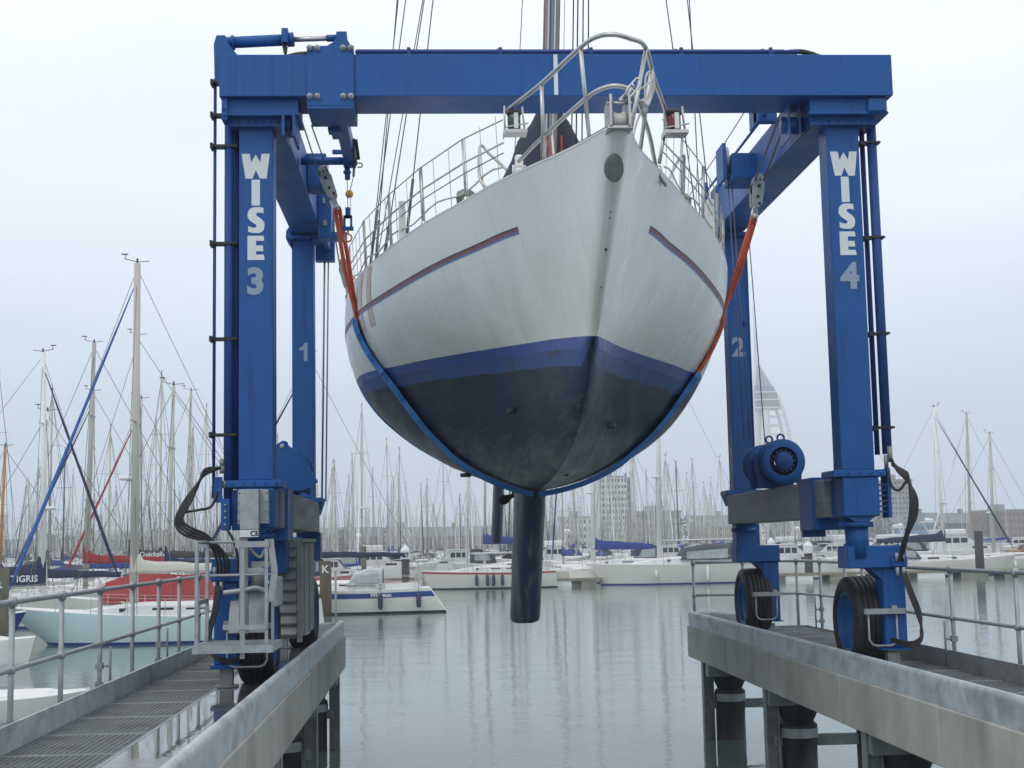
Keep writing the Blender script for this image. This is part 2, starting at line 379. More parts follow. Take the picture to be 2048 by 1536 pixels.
# ------------------------------------------------------------------ water and far land
m, nt, b = newmat('sea_water'); Nn = nt.nodes; Ll = nt.links
b.inputs['Base Color'].default_value = (.12,.172,.162,1); b.inputs['Roughness'].default_value = .06; b.inputs['IOR'].default_value = 1.33
b.inputs['Specular IOR Level'].default_value = .5
tcn = Nn.new('ShaderNodeTexCoord')
bp_prev = None
for sc_, dist, st in ((.38,.020,(1,1.7,1)), (1.7,.0065,(1,2.2,1)), (7.0,.0016,(1,1.6,1))):
    mp = Nn.new('ShaderNodeMapping'); mp.inputs['Scale'].default_value = st; Ll.new(tcn.outputs['Object'], mp.inputs['Vector'])
    nz = Nn.new('ShaderNodeTexNoise'); nz.inputs['Scale'].default_value = sc_; nz.inputs['Detail'].default_value = 3; Ll.new(mp.outputs['Vector'], nz.inputs['Vector'])
    bp = Nn.new('ShaderNodeBump'); bp.inputs['Strength'].default_value = 1; bp.inputs['Distance'].default_value = dist
    Ll.new(nz.outputs['Fac'], bp.inputs['Height'])
    if bp_prev: Ll.new(bp_prev.outputs['Normal'], bp.inputs['Normal'])
    bp_prev = bp
Ll.new(bp_prev.outputs['Normal'], b.inputs['Normal'])
n2 = Nn.new('ShaderNodeTexNoise'); n2.inputs['Scale'].default_value = .35; n2.inputs['Detail'].default_value = 4; Ll.new(tcn.outputs['Object'], n2.inputs['Vector'])
r2_ = Nn.new('ShaderNodeMapRange'); r2_.inputs['From Min'].default_value = .35; r2_.inputs['From Max'].default_value = .7
r2_.inputs['To Min'].default_value = .012; r2_.inputs['To Max'].default_value = .10
Ll.new(n2.outputs['Fac'], r2_.inputs['Value']); Ll.new(r2_.outputs['Result'], b.inputs['Roughness'])
WATER = m
q = MB(); q.add([(-880,-130,0),(880,-130,0),(880,470,0),(-880,470,0)], [(0,1,2,3)])
tag(q.build('water', WATER, None, (0,0,0)), 'calm grey green harbour water', 'water', None, 'structure')

LAND = pm('town_ground', (.10,.11,.09), (.16,.16,.14), .05, .9)
q = MB(); q.box((-880,470,-3.5), (880,1840,1.4)); tag(q.build('ground', LAND, None, (0,470,0)), 'far shore under the town', 'ground', None, 'structure')
HILL = pm('far_hill', (.06,.09,.05), (.10,.12,.08), .02, .95)
rows = []
for j in range(9):
    yy = 1300+j*55; row = []
    for i in range(60):
        xx = -870+i*(1100/59)
        hh = 1.3+math.sin(math.pi*min(1, j/8))*(16+9*math.sin(i*.21+1)+5*math.sin(i*.53))*max(0, min(1,(59-i)/18))
        row.append((xx, yy, hh))
    rows.append(row)
q = MB(); q.grid(rows, flip=True); tag(q.build('hills', HILL, None, (0,1300,0)), 'low hazy hills beyond the marina', 'hills', None, 'structure')

# quay the photographer stands on
q = MB(); q.box((-30,-30,-3), (30,-1.0,1.69)); tag(q.build('quay', CONC, None, (0,-1,0)), 'concrete quay apron behind the two piers', 'quay', None, 'structure')

# ------------------------------------------------------------------ piers
def pier(side):
    """side -1 left, +1 right"""
    S = side
    if S < 0: XI, XR, XT, XE, Y1 = -1.44, -2.35, -3.24, -3.30, 23.2
    else:     XI, XR, XT, XE, Y1 = 4.25, 5.15, 5.80, 5.86, 23.7
    Y0 = -1.0
    lab = ('left pier with wet concrete runway, wide steel grating walkway and handrail' if S < 0 else
           'right pier with long stained concrete side beam and narrow grating walkway')
    P = empty('hoist_pier', ((XI+XE)/2, 12, 0), lab, 'pier', 'piers either side of the lifting dock')
    o = lambda x: XI + S*x                       # x metres from the dock side
    # concrete side beam facing the dock, in cast lengths with open joints
    q = MB(); joints = [Y0, 3.2, 6.1, 9.0, 11.9, 14.8, 17.7, 20.6, Y1]
    for a, b2 in zip(joints, joints[1:]):
        q.box((o(.0), a+.006, 1.25), (o(.30), b2-.006, 1.755), bev=.012)
    q.build('side_beam', CONC, P)
    # steel kerb with rolled top
    q = MB(); q.box((o(.025), Y0, 1.757), (o(.10), Y1-.02, 1.965)); q.cyl((o(.070), Y0, 1.968), (o(.070), Y1-.02, 1.968), .040, 12)
    q.build('kerb', STRIP, P)
    # end kerb across the runway
    q = MB(); q.box((o(.15), Y1-.16, 1.70), (o(.95), Y1-.04, 1.93)); q.cyl((o(.09), Y1-.09, 1.94), (o(.95), Y1-.09, 1.94), .04, 10)
    q.build('end_kerb', STRIP, P)
    q = MB()
    q.box((o(.302), Y0, 1.28), (XR, Y1-.03, 1.70)); q.box((o(.101), Y0, 1.758), (o(.30), Y1-.17, 1.762))
    q.build('runway', WET, P)
    # grating
    wide = (S > 0)
    q = MB(); xa, xb = min(XR+S*.02, XT), max(XR+S*.02, XT)
    yy = 6.2
    while yy < Y1:
        q.box((xa, yy, 1.672), (xb, yy+.006, 1.694)); yy += .05
    for k in range(int((xb-xa)/.05)+1):
        q.box((xa+k*.05-.004, 6.2, 1.66), (xa+k*.05+.004, Y1, 1.698))
    q.build('grating', GALVD, P)
    q = MB(); yy = 6.2
    while yy < Y1+.1:
        q.box((xa, yy-.012, 1.655), (xb, yy+.012, 1.702)); yy += 1.16
    q.box((XR+S*.0, 6.2, 1.50), (XR+S*.02, Y1, 1.703)); 
    q.box((xa, Y1+.0, 1.45), (xb, Y1+.03, 1.72))
    q.build('grating_frame', GALV, P)
    q = MB(); q.box((min(XR, XT), Y0, 1.30), (max(XR, XT), 6.2, 1.69)); q.build('landward_slab', CONC, P)
    # toe plate + outer channel
    q = MB()
    if S < 0: q.box((XT, Y0, 1.48), (XT-.025, Y1, 1.90)); q.box((XT-.026, Y0, 1.48), (XT-.06, Y1, 1.50))
    else:
        q.box((XT, Y0, 1.48), (XT+.025, 19.3, 1.90))
    q.build('toe_plate', STRIP if S < 0 else GALVD, P)
    if wide:
        q = MB(); yy = 19.34
        while yy < Y1:
            q.box((XT+.001, yy, 1.665), (6.30, yy+.007, 1.697)); yy += .04
        q.box((XT, 19.3, 1.45), (6.32, 19.33, 1.88)); q.box((6.30, 19.33, 1.5), (6.32, Y1, 1.72)); q.box((XT, Y1, 1.45), (6.32, Y1+.03, 1.72))
        q.build('end_platform', GALVD, P)
    # bearers below the walkway
    for yb in (22.6, 18.5, 14.2, 9.9, 5.6, 1.3):
        q = MB()
        q.box((o(.1), yb-.12, 1.02), (XE, yb+.12, 1.248 if True else 1.3))
        q.box((XR, yb-.05, 1.249), (XE, yb+.05, 1.60))
        q.build('bearer', GALVD, P)
    # supports
    for yb in (22.9, 18.6, 14.3, 10.0, 5.7, 1.4):
        q = MB(); x0 = o(.09); x1 = o(.24)
        q.box((x0, yb-.008, -2.5), (x1, yb+.008, 1.24)); q.box((x0-.01, yb-.08, -2.5), (x0+.006, yb+.08, 1.24)); q.box((x1-.006, yb-.08, -2.5), (x1+.01, yb+.08, 1.24))
        q.build('fender_post', GALVD, P)
        q = MB(); cx = o(.52); q.cyl((cx, yb, -3), (cx, yb, .72), .235, 24)
        q.lathe([(.235,.72),(.245,.72),(.245,.76),(.20,.80),(.30,1.02)], (cx,yb,0), 'z', 24, 0, False)
        q.build('pile', STEELP, P)
        q = MB(); q.lathe([(.24,.60),(.252,.60),(.252,.72),(.24,.72)], (cx,yb,0), 'z', 24, 0, False); q.build('pile_band', GALV, P)
        q = MB(); cx = o(1.50); q.cyl((cx, yb, -3), (cx, yb, 1.0), .20, 20); q.build('pile', STEELP, P)
        q = MB(); q.bar((o(.17), yb, .55), (o(1.5), yb, .55), .10, .14); q.build('brace', GALVD, P)
    # handrail
    rx = -3.46 if S < 0 else None
    if S < 0:
        ys = [1.0, 2.6, 4.2, 5.8, 7.3, 8.8, 10.3, 11.85, 13.4, 14.92, 16.5, 18.05, 19.48, 21.1, 22.9]
        pts = [(rx, y) for y in ys]
    else:
        pts = [(5.90, y) for y in (1.4, 3.2, 5.0, 6.8, 8.6, 10.4, 12.25, 14.05, 15.85, 17.6)] + [(5.92,19.25), (6.34,19.6), (6.34,21.5), (6.34,22.9), (6.20,23.86), (5.27,23.86), (4.42,23.88)]
    for x, y in pts:
        q = MB(); q.cyl((x,y,1.50), (x,y,2.8), .024, 10); q.lathe([(.024,-.03),(.036,-.03),(.036,.03),(.024,.03)], (x,y,2.25), 'z', 10)
        q.lathe([(.001,-.04),(.036,-.04),(.042,0),(.036,.035),(.001,.045)], (x,y,2.8), 'z', 10); q.box((x-.05,y-.05,1.5),(x+.05,y+.05,1.515))
        q.build('rail_post', GALV, P)
    q = MB()
    pl = [(x,y,2.8) for x,y in pts]; q.tube(pl, .024, 10); q.build('top_rail', GALV, P)
    q = MB(); q.tube([(x,y,2.25) for x,y in pts], .021, 10); q.build('mid_rail', GALV, P)
    q = MB(); q.box((min(XE,XT)-.2 if S<0 else XT+.03, Y0, 1.47), ((max(XE,XT)) if S<0 else XT+.16, Y1 if S<0 else 19.3, 1.497)); q.build('outer_ledge', GALVD, P)
    # short latch ladders clamped to the posts
    lad = [(-3.46,14.92,.11),(-3.46,18.05,.11)] if S < 0 else [(5.90,15.85,-.1),(6.34,22.9,-.1)]
    for x, y, d in lad:
        q = MB(); q.cyl((x+d,y,1.72), (x+d,y,2.22), .013, 8)
        for zz in (1.83, 2.02): q.cyl((x,y,zz), (x+d,y,zz), .011, 8); q.box((x-.035,y-.035,zz-.03),(x+.035,y+.035,zz+.03))
        q.build('latch_bracket', GALVD, P)
    return P
pier(-1); pier(1)
# ------------------------------------------------------------------ the blue boat hoist
H = empty('boat_hoist', (1.44, 18.5, 1.7), 'large blue travelling boat hoist standing on both piers, WISE lettered on its front columns', 'boat hoist')
def part(q, name, mat, parent=None): return q.build(name, mat, parent or H)
XL0, XL1, XR0, XR1 = -2.12, -1.74, 4.59, 4.97
YF0, YF1, YB0, YB1 = 15.5, 15.82, 21.3, 21.62

def bolts(q, pts, axis, r=.022, h=.016, mi=0):
    for x,y,z in pts:
        if axis == 'y': q.cyl((x,y,z), (x,y-h,z), r, 6, mi)
        elif axis == 'z': q.cyl((x,y,z), (x,y,z-h), r, 6, mi)
        else: q.cyl((x,y,z), (x+h,y,z), r, 6, mi)

# cross beam
q = MB(); q.box((-2.30,15.2,8.18), (5.30,15.86,8.66), bev=.006)
cb = part(q, 'cross_beam', BLUE)
q = MB(); q.box((2.045-.62,15.194,8.19),(2.045-.575,15.199,8.66)); part(q, 'centre_mark', LETTER, cb)
q = MB(); q.box((-1.33,15.165,8.06),(-.81,15.198,8.75), bev=.004)   # clamp plates
q.box((-1.33,15.865,8.06),(-.81,15.89,8.75)); q.box((-1.33,15.168,8.03),(-.81,15.86,8.058)); q.box((-1.33,15.2,8.665),(-.81,15.86,8.70))
q.box((-1.25,15.30,8.70),(-1.20,15.7,8.76)); part(q, 'clamp_plate', BLUE)
for bx in (-1.30,-1.215,-.93,-.845):
    for bz in (8.72, 8.165):
        q = MB(); q.lathe([(.034,.0),(.034,.02),(.02,.02),(.02,.04),(.001,.045)], (bx,15.16,bz), 'y', 14)
        # shaft towards -y
        q.v = [(x, 15.16-(y-15.16), z) for x,y,z in q.v]
        if bz < 8.5: q.cyl((bx,15.15,8.14),(bx+.02,15.84,8.10),.012,8)
        part(q, 'clamp_bolt', GALV)
# pipes along the beam top
q = MB(); q.cyl((-.80,15.55,8.79),(4.15,15.55,8.79),.055,12); part(q, 'top_pipe', BLUED)
q = MB(); q.cyl((-.80,15.28,8.72),(4.25,15.28,8.72),.02,8); q.cyl((-.80,15.36,8.715),(4.25,15.36,8.715),.02,8); part(q, 'top_pipe', BLUED)
for k in range(5):
    q = MB(); xx = -.2+k*1.03; q.box((xx-.02,15.24,8.66),(xx+.02,15.64,8.68)); q.box((xx-.02,15.24,8.68),(xx+.02,15.26,8.76)); q.box((xx-.02,15.62,8.68),(xx+.02,15.64,8.88)); part(q, 'pipe_clamp', BLUED)
q = MB(); q.tube(spline([(4.15,15.5,8.79),(4.35,15.5,8.80),(4.55,15.52,8.75),(4.75,15.55,8.67)]), .032, 8); q.tube(spline([(4.15,15.6,8.77),(4.35,15.6,8.77),(4.5,15.6,8.72),(4.62,15.6,8.66)]), .025, 8); part(q, 'beam_hose', HOSE)
# beam end bracket + cylinder
q = MB(); f = lambda u,v,w_: (u, 15.25+w_, v)
q.prism([(-2.36,8.42),(-2.305,8.36),(-2.30,8.665),(-2.10,8.665),(-2.21,8.80),(-2.24,8.90),(-2.34,8.90),(-2.37,8.8)], .10, f)
q.prism([(-2.36,8.42),(-2.305,8.36),(-2.30,8.665),(-2.10,8.665),(-2.21,8.80),(-2.24,8.90),(-2.34,8.90),(-2.37,8.8)], .10, lambda u,v,w_: (u, 15.5+w_, v))
part(q, 'cylinder_bracket', BLUE)
q = MB(); q.cyl((-2.26,15.45,8.885),(-1.50,15.45,8.925),.065,16); q.cyl((-1.58,15.45,8.92),(-1.50,15.45,8.926),.08,16); q.cyl((-2.2,15.45,8.885),(-2.17,15.45,8.888),.085,16)
q.box((-1.63,15.34,8.86),(-1.56,15.44,9.02)); cyl_ = part(q, 'hydraulic_cylinder', BLUE)
q = MB(); q.cyl((-1.50,15.45,8.925),(-1.10,15.45,8.94),.03,12); part(q, 'piston_rod', STEEL, cyl_)
q = MB(); q.cyl((-1.13,15.45,8.938),(-.98,15.45,8.945),.04,10); q.box((-1.02,15.38,8.88),(-.90,15.52,9.0), bev=.01)
q.prism([(-1.12,8.75),(-.82,8.75),(-.90,8.90),(-1.02,8.90)], .05, lambda u,v,w_: (u, 15.33+w_, v)); q.prism([(-1.12,8.75),(-.82,8.75),(-.90,8.90),(-1.02,8.90)], .05, lambda u,v,w_: (u, 15.53+w_, v))
q.bar((-1.20,15.4,8.74),(-.95,15.4,8.90),.08,.05); part(q, 'clevis', BLUE)
q = MB()
for k in range(4):
    q.tube(spline([(-1.62+k*.01,15.38+k*.04,8.86),(-1.58,15.4+k*.04,8.72+.01*k),(-1.45+.02*k,15.4+.05*k,8.72+.025*k),(-1.20,15.4+.05*k,8.80),(-1.0,15.4+.05*k,8.76)]), .014, 6)
q.tube(spline([(-1.70,15.45,8.67),(-1.5,15.45,8.74),(-1.33,15.45,8.76)]), .03, 8)
part(q, 'cylinder_hose', HOSE)

# side beams (fore and aft, high)
for s, (x0,x1) in ((-1,(XL0,XL1)), (1,(4.50,4.92))):
    q = MB()
    if s > 0: q.box((4.47,15.87,8.0),(4.95,21.75,8.55), bev=.006)
    else: q.box((-2.10,15.87,7.98),(-1.64,21.75,8.52), bev=.006)
    part(q, 'side_beam', BLUE)
    xi = 4.47 if s > 0 else -1.64
    # flange bolts and saddle at the front
    q = MB(); xa, xb = (4.36,5.24) if s > 0 else (-2.24,-1.44)
    q.box((xa,15.30,8.02),(xb,15.85,8.178)); q.box((xa-.02,15.28,7.99),(xb+.02,15.87,8.018)); q.box((xa+.02,15.40,7.90),(xb-.10,15.868,7.988))
    bolts(q, [(xa+.06+k*(xb-xa-.12)/8,15.40+.0,7.945) for k in range(9)], 'y', .018, .012)
    if s < 0:
        q.box((-2.28,15.24,7.93),(-2.22,15.45,8.175)); bolts(q,[(-2.25,15.24,7.98),(-2.25,15.24,8.05)],'y',.022,.012)
        q.box((-1.50,15.25,7.74),(-1.47,15.8,8.02)); q.box((-1.62,15.27,7.76),(-1.59,15.8,8.02))
    else:
        q.box((5.02,15.24,8.0),(5.24,15.62,8.175), bev=.02)
        for k in range(3): q.box((4.16+k*.12,15.5,7.78+.06*k),(4.18+k*.12,15.9,8.178))
        q.cyl((4.12,15.7,7.98),(4.40,15.7,7.98),.10,16)
    part(q, 'saddle_flange', BLUE)
    # rear cap plate
    q = MB(); q.box((x0-.07,21.2,7.90),(x1+.1,21.75,7.955)); q.prism([(x0-.07,7.955),(x0-.0,7.955),(x0,8.12),(x0-.07,8.02)],.5,lambda u,v,w_:(u,21.22+w_,v)) ; q.prism([(x0-.06,7.898),(x0,7.78),(x0,7.898)],.3,lambda u,v,w_:(u,21.25+w_,v))
    bolts(q, [(x0+.02+k*.08,21.24,7.90) for k in range(6)], 'z')
    part(q, 'cap_plate', BLUE)
# columns
def column(x0, x1, y0, y1, ztop, zbot=3.94):
    q = MB(); q.box((x0,y0,zbot),(x1,y1,ztop), bev=.008); return part(q, 'column', BLUE)
cF = column(XL0,XL1,YF0,YF1,7.985); cFR = column(XR0,XR1,YF0,YF1,7.985)
cB = column(XL0+.01,XL1-.04,YB0,YB1,7.895); cBR = column(XR0+.03,XR1,YB0,YB1,7.895)

# lettering
def poly_letter(ch, x0, x1, z0, z1, y, col, mat):
    W_ = x1-x0; Hh = z1-z0
    P = {
     'W': [(0,1),(.29,1),(.345,.66),(.50,.97),(.66,.66),(.71,1),(1,1),(.885,0),(.65,0),(.505,.34),(.39,0),(.145,0)],
     '1': [(.55,0),(1,0),(1,1),(.62,1),(.50,.84),(.28,.76),(.0,.74),(.0,.58),(.55,.60)],
     'I': [(.0,0),(1,0),(1,1),(0,1)],
     'E': [(0,0),(1,0),(.95,.22),(.50,.22),(.50,.36),(.93,.36),(.90,.60),(.50,.60),(.50,.79),(.98,.79),(.94,1),(0,1)],
    }
    if ch == 'S':
        pts = [(.93,.98),(.93,.76),(.80,.79),(.66,.80),(.55,.78),(.50,.73),(.54,.67),(.68,.61),(.86,.52),(.97,.42),(1.0,.29),(.96,.15),(.85,.05),(.68,0),(.42,0),(.20,.02),(.04,.06),(.04,.28),(.20,.23),(.36,.21),(.48,.22),(.53,.27),(.49,.33),(.34,.39),(.14,.49),(.02,.60),(.0,.72),(.05,.86),(.17,.95),(.34,1.0),(.62,1.01),(.80,1.0)]
        poly = pts
    else: poly = P[ch]
    q = MB(); n = len(poly)
    vs = [(x0+u*W_, y, z0+v*Hh) for u,v in poly]
    q.v = vs; q.f = [tuple(range(n))]; q.m = [0]; q.sm = [False]
    return q.build('letter', mat, col)
import mathutils.geometry as mg
def letter_mesh(ch, x0, x1, z0, z1, y, col, mat):
    o = poly_letter(ch, x0, x1, z0, z1, y, col, mat)
    me = o.data; vs = [v.co.copy() for v in me.vertices]
    tris = mg.tessellate_polygon([[Vector((v.x, v.z, 0)) for v in vs]])
    m2 = bpy.data.meshes.new('letter'); n = len(vs)
    back = [(v.x, v.y+.002, v.z) for v in vs]
    fs = [tuple(t) for t in tris]
    m2.from_pydata([tuple(v) for v in vs], [], fs); m2.materials.append(mat); m2.update()
    if m2.polygons[0].normal.y > 0: m2.flip_normals()
    o.data = m2
for col, cx in ((cF,-1.936), (cFR,4.782)):
    y = 15.497
    letter_mesh('W', cx-.158, cx+.158, 7.325, 7.61, y, col, LETTER)
    letter_mesh('I', cx-.045, cx+.048, 7.015, 7.312, y, col, LETTER)
    letter_mesh('S', cx-.09, cx+.10, 6.70, 6.995, y, col, LETTER)
    letter_mesh('E', cx-.09, cx+.10, 6.395, 6.67, y, col, LETTER)
text_mesh('number', '3', .40, LETTERG, cF, (-1.935,15.495,6.02), (1,0,0), (0,0,1), extr=.001, offset=.018)
text_mesh('number', '4', .40, LETTERG, cFR, (4.79,15.495,6.02), (1,0,0), (0,0,1), extr=.001, offset=.018)
letter_mesh('1', -2.0, -1.875, 6.02, 6.30, 21.297, cB, LETTERG)
text_mesh('number', '2', .40, LETTERG, cBR, (4.77,21.295,6.02), (1,0,0), (0,0,1), extr=.001, offset=.016)

# column feet, sills
for s, (x0,x1) in ((-1,(XL0,XL1)), (1,(XR0,XR1))):
    for rear in (0, 1):
        y0, y1 = (YF0,YF1) if not rear else (YB0,YB1)
        q = MB()
        if not rear:
            q.box((x0-.12,y0-.08,3.86),(x1+.10,y1+.1,3.938), bev=.01)
            bolts(q,[(x0-.06+k*.12,y0-.08,3.90) for k in range(5)],'y',.015,.01)
            part(q, 'flange', BLUE)
            q = MB(); q.box((x0-.01,y0-.06,3.42),(x1+.02,y1+.12,3.858), bev=.012)
            q.prism([(x0+.03,3.419),(x0+.12,3.36),(x1-.10,3.36),(x1-.02,3.419)], .42, lambda u,v,w_: (u, y0-.02+w_, v))
            part(q, 'sill_end', BLUE)
        else:
            q.box((x0-.10,y0-.08,3.86),(x1+.09,y1+.1,3.938), bev=.01)
            q.prism([(x0-.10,3.858),(x0-.04,3.70),(x0+.0,3.70),(x0+.06,3.858)], .4, lambda u,v,w_: (u, y0-.05+w_, v))
            q.prism([(x1+.09,3.858),(x1-.05,3.858),(x1-.0,3.68),(x1+.03,3.68)], .4, lambda u,v,w_: (u, y0-.05+w_, v))
            part(q, 'flange', BLUE)
            q = MB(); q.box((x0+.02,y0-.02,3.42),(x1,y1+.15,3.858), bev=.012); part(q, 'sill_end', SILL)
    # sill beam
    xi0, xi1 = (-2.10,-1.70) if s < 0 else (4.50,4.90)
    q = MB(); q.box((xi0,15.96,3.42),(xi1,21.26,3.855), bev=.01); part(q, 'sill_beam', SILL)
    q = MB(); q.box((xi0-.03,16.35,3.28),(xi1+.03,16.95,3.90), bev=.008)
    q.box((xi0+.02,17.0,3.2),(xi1-.1,17.08,3.41)) ; part(q, 'sill_sleeve', BLUE)
    # legs and wheels
    for yy, rear in ((15.62,0),(21.4,1)):
        ox = x0 if s < 0 else x1
        out = -1 if s < 0 else 1
        xc = (x0+x1)/2
        q = MB(); q.cyl((xc,yy+.05,2.95),(xc,yy+.05,3.42),.13 if not rear else .17,20) if not rear else q.box((x0+.06,yy-.02,3.0),(x1+.04,yy+.3,3.42), bev=.01)
        q.lathe([(.13,3.30),(.19,3.30),(.19,3.36),(.13,3.36)], (xc,yy+.05,0), 'z', 20)
        part(q, 'king_post', BLUE)
        q = MB()
        if s > 0:
            q.box((4.63,yy-.06,2.84),(5.30,yy+.34,3.09), bev=.01)
            q.box((5.04,yy+.0,1.95),(5.29,yy+.30,2.838), bev=.01)
            q.prism([(4.90,2.838),(5.045,2.70),(5.045,2.838)], .26, lambda u,v,w_: (u, yy+.02+w_, v))
            q.box((5.02,yy-.02,2.84),(5.31,yy+.36,2.86)); q.box((4.98,yy-.03,1.93),(5.32,yy+.33,1.948))
        else:
            q.box((-2.42,yy-.06,2.84),(-1.80,yy+.34,3.09), bev=.01)
            q.box((-2.40,yy+.0,1.95),(-2.15,yy+.30,2.838), bev=.01)
            q.prism([(-2.152,2.838),(-2.152,2.70),(-2.0,2.838)], .26, lambda u,v,w_: (u, yy+.02+w_, v))
            q.box((-2.43,yy-.03,1.90),(-2.13,yy+.33,1.948))
        part(q, 'wheel_leg', BLUE)
        q = MB(); px = 5.13 if s > 0 else -2.27
        q.box((px-.07,yy+.02,1.72),(px+.07,yy+.14,1.90)); q.box((px-.12,yy-.02,1.705),(px+.12,yy+.18,1.722)); part(q, 'jacking_foot', GALVD)
        # wheel
        wx = 4.95 if s > 0 else -1.99; wy = yy+.62 if not rear else yy+.35; rr = .52; hw = .205
        prof = [(.335,-hw*.72),(.345,-hw*.88),(.42,-hw),(rr-.07,-hw*.97),(rr-.02,-hw*.86)]
        for k in range(5):
            g0 = -hw*.74+k*hw*1.48/5; gw = hw*1.48/5
            prof += [(rr-.004+.006*math.sin(math.pi*(k+.5)/5),g0),(rr+.006*math.sin(math.pi*(k+.5)/5),g0+gw*.82),(rr-.008,g0+gw*.85),(rr-.008,g0+gw*.97)]
        prof += [(rr-.004,hw*.74),(rr-.02,hw*.86),(rr-.07,hw*.97),(.42,hw),(.345,hw*.88),(.335,hw*.72)]
        wz = 1.70+rr-.006
        wh = MB(); wh.lathe([(.335,-hw*.7),(.31,-hw*.55),(.30,0),(.31,hw*.55),(.335,hw*.7)], (wx,wy,wz), 'x', 40)
        fc = -1 if s > 0 else 1       # dock-facing disc
        wh.lathe([(.001,fc*.02),(.07,fc*.02),(.075,fc*.05),(.11,fc*.05),(.115,fc*.03),(.19,fc*.04),(.20,fc*.07),(.26,fc*.11),(.30,fc*.12),(.31,fc*.165),(.345,fc*.175)], (wx,wy,wz), 'x', 40)
        for k in range(10):
            a = 2*math.pi*k/10; wh.cyl((wx+fc*.03,wy+.135*math.cos(a),wz+.135*math.sin(a)),(wx+fc*.055,wy+.135*math.cos(a),wz+.135*math.sin(a)),.013,6)
        wh.cyl((wx-fc*.0,wy,wz),(wx-fc*.22,wy,wz),.09,16)
        wo_ = part(wh, 'wheel', BLUE)
        ty = MB(); ty.lathe(prof, (wx,wy,wz), 'x', 56); part(ty, 'tyre', TYRE, wo_)
        # bumper frame in front of the wheel
        q = MB(); by = wy-.66; 
        if s > 0: a, b2 = 4.80, 5.26
        else: a, b2 = -2.29, -1.78
        q.box((a,by-.03,2.33),(b2,by+.03,2.39)); 
        lo = 1.98 if s > 0 else 1.92
        q.tube([(a+.04,by,2.33),(a+.04,by,lo+.07),(a+.07,by,lo+.02),(a+.12,by,lo),(b2-.12-.06*(s>0),by,lo),(b2-.07-.06*(s>0),by,lo+.02),(b2-.04-.06*(s>0),by,lo+.07),(b2-.04-.06*(s>0),by,2.33)], .012, 8)
        lx = (5.14 if s > 0 else -2.26); q.box((lx-.03,by,2.37),(lx+.03,yy+.0,2.42)); 
        part(q, 'wheel_bumper', GALV)

# hydraulic risers
def riser(x, y, r, z0, z1, name='riser_pipe'):
    q = MB(); q.cyl((x,y,z0),(x,y,z1),r,14); part(q, name, BLUED)
riser(-2.245,15.60,.052,3.45,8.03); riser(-2.175+.0,15.70,.042,3.9,8.0); riser(-2.405,15.60,.018,3.75,8.52)
riser(5.16,15.62,.055,4.12,8.0); riser(5.085,15.74,.030,4.12,8.0)
for z in (8.46, 8.08, 7.72, 6.60, 5.52, 4.45):
    q = MB(); q.box((-2.44,15.54,z-.015),(-2.15,15.66,z+.015)); q.box((-2.155,15.66,z+.005),(-2.115,15.675,z+.012)); q.box((-2.45,15.52,z-.03),(-2.42,15.68,z+.03)); part(q, 'pipe_bracket', BLACKM)
for z in (7.74, 6.62, 5.50, 4.42):
    q = MB(); q.box((4.99,15.56,z-.012),(5.245,15.70,z+.012)); q.box((4.965,15.66,z+.02),(5.05,15.675,z+.028)); q.box((5.0,15.54,z-.035),(5.05,15.68,z-.0)); part(q, 'pipe_bracket', BLACKM)
# comb brackets (hose manifolds)
q = MB(); q.box((-2.38,15.45,3.70),(-2.29,15.48,3.98)); q.box((-2.30,15.42,3.40),(-2.20,15.52,3.74), bev=.01)
for k in range(4): q.cyl((-2.25,15.41,3.46+k*.07),(-2.25,15.40,3.46+k*.07),.014,8,1)
q.box((-2.2,15.55,3.40),(-2.12,15.8,3.84)); part(q, 'pipe_manifold', [BLUE, GALV])
q = MB()
for k in range(6): q.box((5.0,15.5,3.46+k*.06),(5.10,15.62,3.475+k*.06))
q.box((5.095,15.46,3.40),(5.13,15.70,3.95)); part(q, 'pipe_manifold', BLUE)
for px in ((-2.30,4.06),(-2.30,4.14),(-2.27,3.90),(-2.36,3.80)):
    q = MB(); q.cyl((px[0],15.50,px[1]-.04),(px[0],15.50,px[1]+.04),.028,8); part(q, 'pipe_union', GALVD)
q = MB(); q.cyl((5.15,15.50,4.02),(5.15,15.50,4.20),.03,8); q.cyl((5.11,15.52,3.95),(5.11,15.52,4.10),.025,8); part(q, 'pipe_union', GALVD)
# hose bundles
def hoses(paths, name='hose', r=.0155):
    for pth in paths:
        q = MB(); q.tube(spline(pth, 7), r, 7); part(q, name, HOSE)
hb = []
for k in range(4):
    d = k*.024
    hb.append([(-2.30,15.42,4.08),(-2.46-.3*d,15.36,4.06-d),(-2.52-d*.3,15.30,3.92-d),(-2.66+d,15.25,3.72),(-2.75+d,15.22,3.50+.4*d),(-2.66+d,15.22,3.36+d),(-2.42,15.28,3.27+d),(-2.34+.04*k,15.38,3.10),(-2.33+.035*k,15.44,2.92)])
hb.append([(-2.34,15.45,3.82),(-2.40,15.4,3.66),(-2.52,15.3,3.62),(-2.66,15.26,3.60)])
hb.append([(-2.24,15.44,3.42),(-2.16,15.42,3.28),(-2.12,15.42,3.12),(-2.12,15.45,2.95)])
hoses(hb)
hb = []
for k in range(3):
    d = k*.02
    hb.append([(-2.36+d,15.50,2.80),(-2.38+d,15.44,2.55),(-2.44+d,15.42,2.30),(-2.42+d,15.40,2.12),(-2.28,15.38,2.0+d),(-2.16,15.5,1.98+d),(-2.05,15.9,2.1)])
hoses(hb, 'wheel_hose', .014)
hb = []
